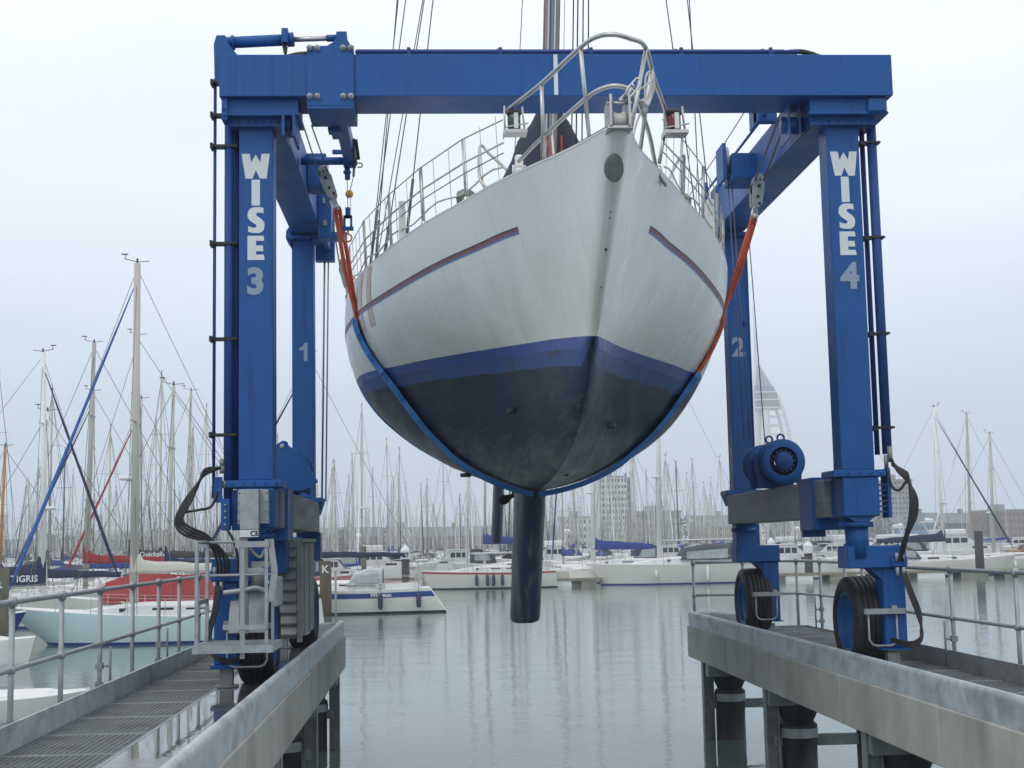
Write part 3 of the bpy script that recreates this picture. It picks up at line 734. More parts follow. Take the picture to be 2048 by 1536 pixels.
for k in range(4):
    d = k*.024
    hb.append([(5.15,15.46,4.06-d),(5.20+d,15.42,3.92),(5.30,15.36,3.78+d),(5.37-d,15.32,3.60),(5.35-d,15.32,3.40),(5.27-d*.4,15.36,3.22),(5.23-.03*(k%2),15.44,3.02),(5.19+.05*(k%2),15.5,2.92)])
hb.append([(5.11,15.48,3.96),(5.13,15.44,3.76),(5.20,15.40,3.70),(5.28,15.37,3.80)])
hoses(hb)
hb = []
for k in range(3):
    d = k*.024
    hb.append([(5.22+d,15.52,2.80),(5.26+d,15.46,2.60),(5.33+d,15.42,2.35),(5.38-d*.3,15.40,2.15),(5.34,15.38,2.02+d),(5.2,15.4,1.98+d),(5.0,15.9,2.1)])
hoses(hb, 'wheel_hose', .014)
for sx in (-2.34, 5.21):
    q = MB(); q.box((sx-.09,15.53,2.86),(sx+.09,15.555,2.96))
    for zz in (2.80, 2.96):
        for k in (-1,1): q.cyl((sx+k*.035,15.52,zz-.045),(sx+k*.035,15.52,zz+.045),.02,8,1)
    part(q, 'hose_fitting', [BLUE, GALV])

# winch drums on the sills
def drum(cx, cz, y0, y1, r, name='winch_drum'):
    q = MB(); c = (cx,0,cz)
    q.lathe([(r*.66,y0+.10),(r*.66,y1-.06)], c, 'y', 36)
    for ya, yb in ((y0,y0+.14),(y0+.30,y0+.36),(y1-.14,y1)):
        q.lathe([(r*.64,ya),(r*.97,ya),(r,ya+.02),(r,yb-.02),(r*.97,yb),(r*.64,yb)], c, 'y', 48)
    w_ = part(q, name, BLUE)
    q = MB(); q.lathe([(r*.64,y0+.03),(r*.62,y0+.08),(r*.44,y0+.09),(r*.44,y0-.0)], c, 'y', 40); part(q, 'drum_recess', BLACKM, w_)
    q = MB(); q.lathe([(r*.42,y0-.01),(r*.40,y0-.035),(r*.34,y0-.05),(.001,y0-.055)], c, 'y', 40)
    for k in range(14):
        a = 2*math.pi*k/14; q.cyl((cx+r*.47*math.cos(a),y0+.06,cz+r*.47*math.sin(a)),(cx+r*.47*math.cos(a),y0-.01,cz+r*.47*math.sin(a)),.016,6)
    part(q, 'drum_hub', BLUED, w_)
    q = MB()
    for ya in (y0+.22, y0+.62):
        q.prism([(cx-r*1.0,3.86),(cx-r*1.18,cz-.02),(cx-r*1.15,cz+.12),(cx-r*1.02,cz+.12),(cx-r*.9,cz-.16),(cx-r*.55,3.96),(cx+r*.55,3.96),(cx+r*.95,cz-.12),(cx+r*1.02,cz-.1),(cx+r*.95,3.86),(cx+r*.70,3.92),(cx+r*.3,3.86)], .035, lambda u,v,ww: (u, ya+ww, v))
    part(q, 'drum_cradle', BLUED, w_)
    for ex, ey in ((cx-r*.05, y0+.05),(cx-r*.32, y0+.36)):
        q = MB(); q.tube([(ex+.045*math.cos(t), ey, cz+r*1.06+.045*math.sin(t)) for t in [2*math.pi*k/14 for k in range(14)]], .014, 6, closed=True); part(q, 'lifting_eye', BLUED, w_)
    q = MB()
    for k in range(11):
        q.lathe([(r*.66,y0+.40+k*.045),(r*.72,y0+.415+k*.045),(r*.66,y0+.43+k*.045)], c, 'y', 28)
    part(q, 'wound_rope', WIRE, w_)
drum(4.57, 4.19, 18.0, 19.2, .29)
# left winch: plate with eye, drum mostly behind the column
q = MB(); q.prism([(-2.02,3.90),(-2.02,4.36),(-1.90,4.50),(-1.86,4.525),(-1.82,4.50),(-1.55,4.26),(-1.42,4.0),(-1.60,3.90)], .03, lambda u,v,w_: (u, 17.55+w_, v))
wl = part(q, 'winch_plate', BLUE)
q = MB(); q.cyl((-1.86,17.545,4.455),(-1.86,17.54,4.455),.032,16); part(q, 'winch_plate_hole', COVER, wl)
drum(-1.84, 4.19, 17.62, 18.75, .27)

# engine housing with louvres (left)
q = MB(); q.box((-1.98,17.34,2.10),(-1.63,19.4,3.26), bev=.01); q.box((-1.66,17.30,2.06),(-1.60,17.36,3.30)); q.box((-2.0,17.30,2.06),(-1.96,17.36,3.30)); q.box((-2.0,17.29,3.20),(-1.60,17.37,3.31))
q.box((-1.63,17.9,2.1),(-1.618,17.93,3.24)); q.box((-1.63,18.6,2.1),(-1.618,18.63,3.24)); q.box((-1.65,17.3,3.262),(-1.60,19.4,3.31))
eh = part(q, 'engine_housing', GALVD)
for k in range(8):
    z = 2.14+k*.135; q = MB(); q.add([(-1.955,17.338,z+.13),(-1.665,17.338,z+.13),(-1.665,17.27,z+.02),(-1.955,17.27,z+.02),(-1.955,17.275,z+.0),(-1.665,17.275,z+.0)], [(0,3,2,1),(3,4,5,2)]); part(q, 'louvre', GALVD, eh)
q = MB(); q.box((-2.03,16.9,2.9),(-1.75,17.26,3.27)); part(q, 'engine_duct', BLUE)
# control cabinet with CE plate
q = MB(); q.box((-2.10,15.30,3.46),(-1.77,15.435,3.83), bev=.006); q.box((-2.06,15.18,3.40),(-1.86,15.298,3.83), bev=.006)
bolts(q, [(-2.085,15.30,3.5+.1*k) for k in range(4)]+[(-1.79,15.30,3.5+.1*k) for k in range(4)], 'y', .012, .01)
cab = part(q, 'control_cabinet', GALV)
q = MB(); q.box((-2.06,15.175,3.32),(-1.86,15.19,3.396)); ce = part(q, 'marking_plate', LETTER, cab)
text_mesh('marking_text', 'CE', .075, BLACKM, cab, (-1.905,15.172,3.333), (1,0,0), (0,0,1), extr=.001, offset=.002)
q = MB(); q.box((-2.07,15.2,2.3),(-1.98,15.28,3.32)); q.tube(spline([(-1.98,15.3,3.2),(-1.86,15.28,3.1),(-1.80,15.3,3.18),(-1.75,15.35,3.05)]),.02,8); q.box((-1.95,15.25,3.0),(-1.75,15.4,3.06)); q.cyl((-1.88,15.3,2.75),(-1.88,15.3,3.0),.07,12)
part(q, 'cable_tray', GALVD)
# operator platform
q = MB(); q.box((-2.42,14.35,2.16),(-1.62,14.37,2.235)); q.box((-2.42,15.18,2.16),(-1.62,15.20,2.235)); q.box((-2.42,14.37,2.16),(-2.40,15.18,2.235)); q.box((-1.64,14.37,2.16),(-1.62,15.18,2.235))
for k in range(28): q.box((-2.40,14.375+k*.0287,2.205),(-1.64,14.379+k*.0287,2.23))
for k in range(10): q.box((-2.39+k*.083,14.37,2.21),(-2.386+k*.083,15.18,2.226))
plat = part(q, 'operator_platform', GALV)
q = MB()
def post(x, y, z0=2.235, z1=3.28, w_=.05): q.box((x-w_/2,y-w_/2,z0),(x+w_/2,y+w_/2,z1))
post(-2.385,14.40,2.18,3.28,.035); post(-2.40,15.15,2.235,3.28,.035)
q.cyl((-2.385,14.40,3.27),(-2.40,15.15,3.27),.018,8)
q.bar((-2.385,14.4,2.66),(-2.40,15.15,2.66),.02,.05)
q.cyl((-2.40,15.15,3.27),(-1.98,15.15,3.27),.014,8); q.cyl((-2.40,15.15,2.92),(-1.70,15.15,2.92),.014,8)
post(-1.93,14.42,2.1,3.25,.045); post(-1.69,14.42,2.235,3.29,.032); post(-1.71,15.15,2.235,3.28,.03)
q.box((-2.0,14.39,3.21),(-1.66,14.45,3.27)); q.box((-1.93,14.40,2.235),(-1.90,14.44,2.3))
q.bar((-1.65,14.42,3.29),(-1.605,14.42,2.95),.06,.012, up=(0,1,0)); q.bar((-1.605,14.42,2.95),(-1.655,14.42,2.66),.06,.012, up=(0,1,0))
q.box((-2.12,14.385,2.39),(-1.68,14.42,2.435)); q.box((-1.95,14.5,2.95),(-1.7,14.56,3.0))
part(q, 'platform_guard', GALV, plat)
q = MB(); q.box((-1.66,14.6,2.6),(-1.60,15.1,2.9), bev=.01); part(q, 'control_box', GALV, plat)
q = MB(); q.tube(spline([(-2.2,15.0,2.74),(-2.0,14.95,2.76),(-1.85,15.0,2.78),(-1.70,15.05,2.70)]), .028, 8); part(q, 'exhaust_pipe', GALV)
q = MB(); rows = [[(x, 16.05+.60*math.cos(a), 2.21+.60*math.sin(a)) for x in (-2.22,-1.80)] for a in [R(100+12*k) for k in range(7)]]; q.grid(rows); q.grid([[(x,y,z+.006) for x,y,z in r_] for r_ in rows], flip=True); part(q, 'mudguard', GALV)

# hoist blocks, ropes
def block(x, y, z, s, rope_x, rope_z, rope_y=None, n=4, lean=0.0, name='hoist_block'):
    ang = math.atan2(rope_x-x, rope_z-z)
    d = Vector((math.sin(ang), 0, math.cos(ang))); c = Vector((x,y,z)); sd = Vector((math.cos(ang),0,-math.sin(ang)))
    q = MB()
    def F(u,v,w_): 
        p = c + sd*u + d*v; return (p.x, p.y+w_, p.z)
    outline = [(-.055,-.18),(.015,-.24),(.07,-.16),(.08,.06),(.06,.20),(.0,.235),(-.06,.20),(-.08,.05)]
    q.prism(outline, .022, lambda u,v,w_: F(u,v,w_-.10)); q.prism(outline, .022, lambda u,v,w_: F(u,v,w_+.078))
    b_ = part(q, name, GALV)
    q = MB()
    for k in range(3):
        cc = F(0,.06,-.05+k*.05); q.lathe([(.03,-.018),(.085,-.018),(.07,0),(.085,.018),(.03,.018)], cc, 'y', 22)
    q.cyl(F(0,.06,-.12),F(0,.06,.12),.022,10); q.cyl(F(0,-.08,-.115),F(0,-.08,.115),.018,10); q.cyl(F(.03,-.17,-.115),F(.03,-.17,.115),.018,10)
    for k in range(3): q.cyl(F(.055-.05*k,.15,-.112),F(.055-.05*k,.15,-.10),.012,6)
    part(q, 'sheave', DARK, b_)
    q = MB(); p0 = F(0,-.22,0); p1 = F(0,-.40,0)
    q.obox(F(0,-.30,0), (.07,.12,.13), Matrix((sd,Vector((0,1,0)),d)).transposed()); q.cyl(F(0,-.34,-.10),F(0,-.34,.10),.035,14); q.cyl(F(0,-.22,-.05),F(0,-.22,.05),.03,12)
    part(q, 'shackle', STEEL, b_)
    ry = rope_y if rope_y is not None else y
    q = MB()
    for k in range(n):
        w_ = -.06+k*.12/(max(1,n-1)); p = F(.0 + (.06 if k % 2 else -.06),.10,w_)
        q.cyl(p, (rope_x+(.05 if k % 2 else -.05), ry+w_*1.3, rope_z), .009, 6)
    part(q, 'lift_rope', WIRE, b_)
    return F(0,-.36,0)
pRF = block(4.31,17.8,7.72,1,4.42,8.5,16.4,4)
pLF = block(-1.30,17.8,7.86,-1,-1.46,8.3,16.6,2)
pLR = block(-1.27,20.9,7.28,-1,-1.40,8.1,20.7,3)
pRR = block(4.20,20.9,7.5,1,4.36,8.1,20.7,3)
# pulley boxes on the side beams
q = MB(); q.box((4.16,18.5,8.10),(4.468,19.1,8.45)); q.box((4.05,18.6,8.12),(4.10,19.05,8.62)); part(q, 'pulley_box', BLUE)
q = MB(); q.lathe([(.05,-.02),(.18,-.02),(.16,0),(.18,.02),(.05,.02)],(4.13,18.8,8.44),'x',24); part(q, 'guide_sheave', ROPE)
q = MB(); q.cyl((4.15,18.80,8.3),(4.22,18.7,3.9+.6),.007,6); q.cyl((4.20,18.8,8.3),(4.30,18.7,4.5),.007,6); part(q, 'lift_rope', WIRE)
q = MB(); q.box((4.20,17.2,8.50),(4.468,17.35,8.72)); q.box((4.2,17.15,8.48),(4.24,17.6,8.9)); q.cyl((4.3,16.2,8.57),(4.34,21.4,8.60),.02,6); part(q, 'rope_guide', BLUE)
q = MB(); q.cyl((4.08,15.95,8.72),(4.12,18.8,8.66),.008,6); q.cyl((4.12,18.8,8.66),(4.12,21.6,8.6),.008,6); part(q, 'lift_rope', WIRE)
q = MB(); q.box((-1.635,18.6,8.05),(-1.38,19.1,8.50), bev=.01); q.box((-1.40,18.65,7.85),(-1.34,19.05,8.10)); part(q, 'pulley_box', BLUE)
q = MB(); q.lathe([(.05,-.03),(.17,-.03),(.14,0),(.17,.03),(.05,.03)],(-1.36,18.2,8.12),'x',24); part(q, 'guide_sheave', ROPE)
q = MB(); q.box((-1.635,20.6,7.85),(-1.56,22.2,8.35)); q.box((-1.80,21.9,7.70),(-1.50,22.1,8.5)); part(q, 'rear_bracket', BLUE)
q = MB(); q.cyl((-1.72,21.98,3.9),(-1.66,21.98,7.7),.016,8); q.cyl((-1.66,21.98,3.9),(-1.60,21.98,7.7),.012,8); part(q, 'rear_conduit', GALV)
q = MB(); q.cyl((5.0,21.28,7.9),(5.06,20.9,3.9),.008,6); q.cyl((4.945,21.285,7.9),(4.955,21.285,4.1),.008,6); part(q, 'conduit', BLUED)
q = MB(); q.box((4.88,21.25,4.92),(4.92,21.298,4.98)); q.box((4.86,21.25,6.5),(4.90,21.298,6.56)); part(q, 'cable_clip', BLUED)
q = MB(); q.box((4.46,21.0,7.9),(4.60,21.5,8.66)); q.box((4.30,21.1,8.2),(4.34,21.2,8.72)); part(q, 'rear_bracket', BLUE)
# jib hoist arm (left, under the beam)
q = MB(); q.box((-1.12,15.88,7.98),(-1.02,16.2,8.06)); q.box((-1.16,15.95,8.02),(-1.02,16.15,8.10))
q.box((-1.07,15.9,8.055),(-.925,17.6,8.24), bev=.01); q.box((-1.08,17.5,8.02),(-.92,17.64,8.25), bev=.01)
q.box((-1.22,17.52,8.19),(-1.081,17.58,8.235)); q.tube([(-1.62,17.57,8.10),(-1.085,17.57,8.10)], .052, 12)
q.cyl((-1.035,17.58,8.02),(-1.03,17.58,7.86),.035,12); q.cyl((-1.035,17.58,7.97),(-1.035,17.58,7.94),.05,12); jb = part(q, 'jib_arm', BLUE)
q = MB(); q.box((-.922,16.9,8.02),(-.90,17.5,8.20)); 
for k in range(7): q.cyl((-.905,16.92+.09*k,8.17-.01*k),(-.865,16.92+.09*k,8.17-.01*k),.025,8)
q.tube(spline([(-.91,17.55,8.07),(-.85,17.55,8.06),(-.845,17.55,8.02),(-.90,17.55,8.01)]),.008,6); part(q, 'jib_fittings', DARK, jb)
q = MB(); q.cyl((-.945,17.58,8.02),(-.955,17.58,7.90),.016,8); part(q, 'limit_switch', GALVD, jb)
q = MB(); q.cyl((-1.035,17.58,7.86),(-1.03,17.58,7.48),.005,6); q.cyl((-.955,17.58,7.90),(-1.0,17.58,7.72),.006,6); part(q, 'jib_rope', WIRE, jb)
q = MB(); 
for k in range(9): q.tube([(-.995+.006*math.cos(t),17.58,7.60-.03*k+.012*math.sin(t)) for t in [2*math.pi*j/6 for j in range(6)]],.003,4,closed=True)
part(q, 'limit_chain', STEEL, jb)
q = MB(); q.lathe([(.001,-.052),(.03,-.045),(.048,-.02),(.05,0),(.048,.02),(.03,.045),(.001,.052)], (-1.01,17.58,7.67), 'z', 16); part(q, 'overload_ball', BUFF, jb)
q = MB(); q.box((-1.06,17.54,7.36),(-1.0,17.62,7.49)); q.box((-1.085,17.54,7.23),(-1.06,17.62,7.38)); q.box((-1.0,17.54,7.23),(-.975,17.62,7.38)); q.box((-1.085,17.54,7.36),(-.975,17.62,7.385)); q.box((-1.10,17.54,7.20),(-.96,17.62,7.24)); part(q, 'hook_block', BLUE, jb)
q = MB(); q.tube([(-1.03,17.58,7.22),(-1.03,17.58,7.15)]+[(-1.03+.048*math.sin(t), 17.58, 7.10+.048*math.cos(t)) for t in [k*.45 for k in range(0,12)]], .012, 8); part(q, 'hook', BUFF, jb)
q = MB(); q.box((-1.635,20.4,7.74),(-1.44,20.75,8.43), bev=.01); q.box((-1.44,20.5,7.72),(-1.22,20.65,7.84)); part(q, 'trolley_housing', BLUE)
for zz in (8.28, 7.95):
    q = MB(); q.box((-1.56,20.36,zz-.04),(-1.50,20.398,zz+.04)); part(q, 'terminal_box', COVER)
# ------------------------------------------------------------------ the lifted yacht
C0 = 1.43
def LEAN(z): return C0 + .056*(z-5.2)
T_SHB = [(10.58,0),(10.60,.05),(10.66,.09),(10.78,.125),(11.0,.17),(11.5,.285),(12,.43),(12.5,.60),(13,.77),(13.5,.95),(14,1.11),(15,1.50),(16,1.86),(17,2.17),(18,2.41),(19,2.58),(20,2.72),(21.5,2.78),(23,2.7),(25,2.45),(27,2.08),(28.6,1.7)]
T_SHZ = [(10.58,6.40),(11.5,6.50),(12.5,6.60),(13.5,6.67),(15,6.71),(17,6.69),(19,6.72),(22,6.76),(25,6.86),(28.6,7.0)]
T_BTB = [(11.95,0),(11.97,.03),(12.05,.055),(12.3,.10),(12.6,.16),(13,.245),(13.5,.36),(14,.49),(15,.80),(16,1.16),(17,1.55),(18,1.92),(19,2.25),(20,2.47),(21.5,2.58),(23,2.5),(25,2.2),(27,1.70),(28.6,1.35)]
T_BTZ = [(11.95,4.97),(13,5.09),(14,5.18),(15,5.26),(16,5.33),(17,5.39),(18,5.44),(19,5.51),(21,5.62),(24,5.78),(28.6,6.0)]
T_KZ  = [(11.95,4.97),(12.2,4.72),(12.6,4.46),(13.1,4.25),(14.1,4.06),(15.5,3.94),(17,3.88),(19,3.88),(21,3.98),(23,4.22),(25,4.58),(27,5.1),(28.6,5.6)]
YS0, YS1 = 10.58, 28.6
def fade(Ys):
    t = max(0, 1-(Ys-YS0)/5.0); return t*t*(1.5-.5*t)
def section(Ys):
    """returns list of (b,Y,z) from keel to sheer; row marks (i_band, i_boot)"""
    Yb = Ys + 1.37*fade(Ys); Yk = Yb
    bs, zs = smtab(T_SHB, Ys) if Ys > 11 else tab(T_SHB, Ys), smtab(T_SHZ, Ys)
    bb, zb = smtab(T_BTB, Yb) if Yb > 12.6 else tab(T_BTB, Yb), smtab(T_BTZ, Yb)
    zk = smtab(T_KZ, Yk) if Yk > 12 else tab(T_KZ, Yk)
    w_ = min(1, max(0, (Ys-12.5)/5.5)); wt = .46+.52*w_
    cxn = lerp(bb, bs, wt)+.05*w_; czn = lerp(zb, zs, .48); cY = lerp(Yb, Ys, .48)
    top = []
    for i in range(13):
        t = i/12; a, b2, c = (1-t)**2, 2*t*(1-t), t*t
        top.append((a*bb+b2*cxn+c*bs, a*Yb+b2*cY+c*Ys, a*zb+b2*czn+c*zs))
    # bottom bezier
    d = Vector((cxn-bb, czn-zb)); d = d.normalized() if d.length > 1e-6 else Vector((0,1))
    h = zb-zk; ln = h*lerp(.40,.46,min(1,max(0,(Ys-12)/5)))
    dead = lerp(R(66), R(10), min(1, max(0, (Ys-10.6)/6.6))**.8)
    k1 = lerp(.42,.60,w_); P1 = (bb*k1, min(zk + bb*k1*math.tan(dead), zk+h*.5))
    P2 = (max(bb-d.x*ln, bb*.3), zb-d.y*ln)
    fine = []
    for i in range(61):
        t = i/60; a,b2,c,e = (1-t)**3, 3*t*(1-t)**2, 3*t*t*(1-t), t**3
        fine.append((b2*P1[0]+c*P2[0]+e*bb, a*zk+b2*P1[1]+c*P2[1]+e*zb))
    zband = max(zb-.27, zk+(zb-zk)*.35)
    zcr = zband
    ts = next((i for i,p in enumerate(fine) if p[1] >= zcr), 60)
    low = [fine[int(round(ts*k/14))] for k in range(15)]
    mid = [fine[int(round(ts+(60-ts)*k/5))] for k in range(1,6)]
    zmid = []
    pts = [(x, Yb, z) for x,z in low+mid]
    return pts + top[1:], 14, 19
stations = [YS0+.0, YS0+.02, YS0+.05, YS0+.10, YS0+.18, YS0+.3, YS0+.5, YS0+.75]
y = YS0+1.0
while y < YS1: stations.append(y); y += .28 if y < 21 else .6
stations.append(YS1)
def tilt(x, z): return z - .055*x*min(1,max(0,(6.0-z)/1.1))
def wp(s_, p, off=0): return (LEAN(p[2]) + s_*(p[0]+off), p[1], tilt(s_*p[0], p[2]))
Yt = empty('sailing_yacht', (LEAN(4), 18, 1.7), 'large white sailing yacht with blue boot top hanging bow first in the hoist slings', 'sailing yacht')
def yp(q, name, mat, parent=None): return q.build(name, mat, parent or Yt)
secs = [section(s_) for s_ in stations]
hull = MB()
for sd_ in (-1, 1):
    rows = [[wp(sd_, p) for p in sc[0]] for sc in secs]
    nrow = len(rows[0]); base = len(hull.v)
    for r_ in rows: hull.v += r_
    for i in range(len(rows)-1):
        for k in range(nrow-1):
            a = base+i*nrow+k; f_ = (a, a+1, a+1+nrow, a+nrow)
            hull.f.append(f_ if sd_ < 0 else f_[::-1]); hull.sm.append(True)
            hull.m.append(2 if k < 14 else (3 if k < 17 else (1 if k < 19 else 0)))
# transom
tr = secs[-1][0]; lft = [wp(-1,p) for p in tr]; rgt = [wp(1,p) for p in tr]
hull.add(lft+rgt, [(i, i+1, i+1+len(tr), i+len(tr)) for i in range(len(tr)-1)], 0)
nt = WHITE.node_tree; b_n = nt.nodes['Principled BSDF']; src = b_n.inputs['Base Color'].links[0].from_socket
tcn_ = nt.nodes.new('ShaderNodeTexCoord'); sp_n = nt.nodes.new('ShaderNodeSeparateXYZ'); nt.links.new(tcn_.outputs['Object'], sp_n.inputs[0])
nz_n = nt.nodes.new('ShaderNodeTexNoise'); nz_n.inputs['Scale'].default_value = 1.3; mp_n = nt.nodes.new('ShaderNodeMapping'); mp_n.inputs['Scale'].default_value = (2,2,.5)
nt.links.new(tcn_.outputs['Object'], mp_n.inputs['Vector']); nt.links.new(mp_n.outputs['Vector'], nz_n.inputs['Vector'])
ad = nt.nodes.new('ShaderNodeMath'); ad.operation = 'MULTIPLY_ADD'; ad.inputs[1].default_value = -1.1; nt.links.new(nz_n.outputs['Fac'], ad.inputs[0]); nt.links.new(sp_n.outputs['Z'], ad.inputs[2])
mr_n = nt.nodes.new('ShaderNodeMapRange'); mr_n.inputs['From Min'].default_value = 3.9; mr_n.inputs['From Max'].default_value = 2.7; mr_n.inputs['To Max'].default_value = .75; nt.links.new(ad.outputs[0], mr_n.inputs['Value'])
mx_n = nt.nodes.new('ShaderNodeMix'); mx_n.data_type = 'RGBA'; mx_n.inputs['B'].default_value = (.52,.50,.42,1); nt.links.new(src, mx_n.inputs['A']); nt.links.new(mr_n.outputs['Result'], mx_n.inputs['Factor']); nt.links.new(mx_n.outputs['Result'], b_n.inputs['Base Color'])
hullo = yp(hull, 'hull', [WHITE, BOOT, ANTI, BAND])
hullo.data.flip_normals() if False else None
# deck with camber and a toe rail
q = MB(); rows = []
for sc in secs[1:]:
    p = sc[0][-1]; row = []
    for k in range(-6, 7):
        t = k/6; row.append((LEAN(p[2])+p[0]*t*.985, p[1]+.0, p[2]+.035+.10*(1-t*t)*min(1,p[0])))
    rows.append(row)
q.grid(rows); yp(q, 'deck', OFFW)
q = MB()
for sd_ in (-1,1):
    pts = [wp(sd_, sc[0][-1], -.02) for sc in secs[1:]]
    q.tube([(x,y,z+.012) for x,y,z in pts], .022, 8)
yp(q, 'toe_rail', OFFW)
def sheer(Y, sd_, inset=.06):
    return Vector((LEAN(smtab(T_SHZ,Y))+sd_*(smtab(T_SHB,Y)-inset), Y, smtab(T_SHZ,Y)+.03))
def hullpt(sd_, Ys, zdown, off=.004):
    """point on topside zdown metres below the sheer"""
    pts, _, ib = section(Ys); top = pts[ib:]
    zs = top[-1][2]; zt = zs-zdown
    for a, b2 in zip(top, top[1:]):
        if a[2] <= zt <= b2[2]:
            t = (zt-a[2])/(b2[2]-a[2]+1e-9); p = [lerp(a[i], b2[i], t) for i in range(3)]
            return Vector((LEAN(p[2]) + sd_*(p[0]+off), p[1], p[2]))
    p = top[0]; return Vector((LEAN(p[2]) + sd_*(p[0]+off), p[1], p[2]))
# cove stripe: black, red, blue
for sd_ in (-1, 1):
    q = MB(); ys = [12.95+.15*k for k in range(88)]
    for mi, (a, b2) in enumerate(((.435,.452),(.452,.482),(.482,.502))):
        rows = [[hullpt(sd_, yy, a), hullpt(sd_, yy, b2)] for yy in ys]
        q.grid(rows, mi, True, flip=(sd_ < 0))
    yp(q, 'cove_stripe', [pm('stripe_dark',(.03,.03,.05),(.06,.05,.07),5,.5), pm('stripe_faded_red',(.22,.06,.07),(.28,.10,.10),5,.5), pm('stripe_blue',(.08,.16,.42),(.12,.20,.46),5,.5)])
# sling chafe mark: faded red scuffs on the port bow side
q = MB()
for (ya, yb_) in ((17.2,17.45),(17.75,17.85)):
    rows = [[hullpt(-1, ya+.55*d, d, .003), hullpt(-1, yb_+.55*d, d, .003)] for d in [.02+.05*k for k in range(15)]]
    q.grid(rows)
SCUFF = pm('red_scuff', (.50,.36,.33), (.60,.52,.49), 6, .5, contrast=(.4,.7)); yp(q, 'strap_scuff', SCUFF)
# bow badge and stem runs
q = MB(); c = Vector((LEAN(6.12)-.01, 10.71, 6.12))
n_ = Vector((0,-.93,-.36)).normalized(); u_ = Vector((1,0,0)); v_ = u_.cross(n_)*-1
ring = []
rows = []
for j in range(4):
    rr_ = [1, .8, .45, .001][j]; rows.append([c + u_*(.076*rr_*math.cos(t)) + v_*(.112*rr_*math.sin(t)) + n_*(-.018+.004*(j>0)) + Vector((0,.5*(.083*rr_*math.cos(t))**2/.1,0)) for t in [2*math.pi*k/24 for k in range(25)]])
rows.insert(0, [p - n_*.06 for p in rows[0]])
q.grid(rows, 0, False, flip=False); yp(q, 'bow_badge', OVAL)
q = MB()
for zz, rr_ in ((5.60,.012),(5.82,.006),(5.86,.006),(5.33,.006)):
    pY = lerp(10.58, 11.95, (6.40-zz)/1.43); q.lathe([(.001,-.01),(rr_,-.008),(rr_,.0)], (LEAN(zz)+.01, pY-.004, zz), 'y', 12)
yp(q, 'stem_fitting', BLACKM)
# keel fin
q = MB(); rows = []
for zi in (0,.05,.13,.3,1,2,3,4,5,6,7,8):
    z = lerp(2.12, 4.10, zi/8); le = lerp(19.15, 18.72, zi/8); te = lerp(20.9, 21.4, zi/8); th = lerp(.205, .215, zi/8)
    th *= {0:.45,.05:.72,.13:.9,.3:.985}.get(zi,1)
    row = []
    for k in range(25):
        a = 2*math.pi*k/24; u = .5-.5*math.cos(a); t_ = 5*th*2*(.2969*math.sqrt(max(u,0))-.126*u-.3516*u*u+.2843*u**3-.1015*u**4)*1.0
        row.append((LEAN(z)-.02*(z-4)*0+.0+(t_ if a < math.pi else -t_), lerp(le, te, u), z - .10*u*(1-zi/8)))
    rows.append(row)
q.grid(rows, 0, True); q.add(rows[0][:-1], [tuple(range(24))[::-1]], 0); yp(q, 'keel', KEELM)
# rudder, propeller, shaft, skin fittings
q = MB(); q2 = MB()
rows = []
for z in (3.20, 3.24, 4.0, 4.9):
    row = []
    for k in range(17):
        a = 2*math.pi*k/16; u = .5-.5*math.cos(a); th = .105*(.7 if z < 3.22 else 1)
        row.append((LEAN(z)-.12+th*math.sin(a), lerp(26.3, 27.0, u), z))
    rows.append(row)
q.grid(rows, 0, True); q.add(rows[0][:-1], [tuple(range(16))[::-1]], 0); yp(q, 'rudder', KEELM)
q.v = []; 
q = MB(); q.cyl((LEAN(3.9)+.02,23.4,4.18),(LEAN(3.9)+.02,24.0,4.02),.022,8); q.bar((LEAN(3.9)+.02,23.85,4.3),(LEAN(3.9)+.02,23.85,4.05),.04,.06)
q.lathe([(.02,-.06),(.045,-.04),(.045,.05),(.02,.08)], (LEAN(3.9)+.02,24.0,4.01),'y',12)
for a in (R(205), R(335)):
    dx, dz = math.cos(a), math.sin(a); c = Vector((LEAN(3.9)+.02, 24.0, 4.01)); px = Vector((-dz,0,dx))
    pts = []
    for t, wd in ((.0,.02),(.25,.05),(.6,.085),(.85,.065),(1.0,.01)):
        pc = c + Vector((dx*.27*t, 0, dz*.27*t)); pts.append([pc-px*wd+Vector((0,-.03,0)), pc+px*wd+Vector((0,.03,0)), pc+px*wd+Vector((0,.045,0)), pc-px*wd+Vector((0,-.015,0)), pc-px*wd+Vector((0,-.03,0))])
    q.grid(pts, 0, True)
yp(q, 'propeller', BLACKM)
for (sx, Y_, zz, rr_) in ((-.52,15.2,0,.06),(.62,15.9,0,.10),(.18,16.2,0,.04),(-.9,19.8,0,.08)):
    pts = section(Y_)[0]; b_ = abs(sx)
    zz = next(lerp(a[2], b2[2], (b_-a[0])/(b2[0]-a[0]+1e-9)) for a,b2 in zip(pts, pts[1:]) if a[0] <= b_ <= b2[0])
    q = MB(); q.lathe([(rr_*.9,-.02),(rr_,-.012),(rr_,.03)], (LEAN(zz)+sx, Y_, zz), 'z', 18, 0, False); q.lathe([(.001,-.014),(rr_*.85,-.014)], (LEAN(zz)+sx, Y_, zz), 'z', 18, 0, False)
    yp(q, 'skin_fitting', BLACKM)
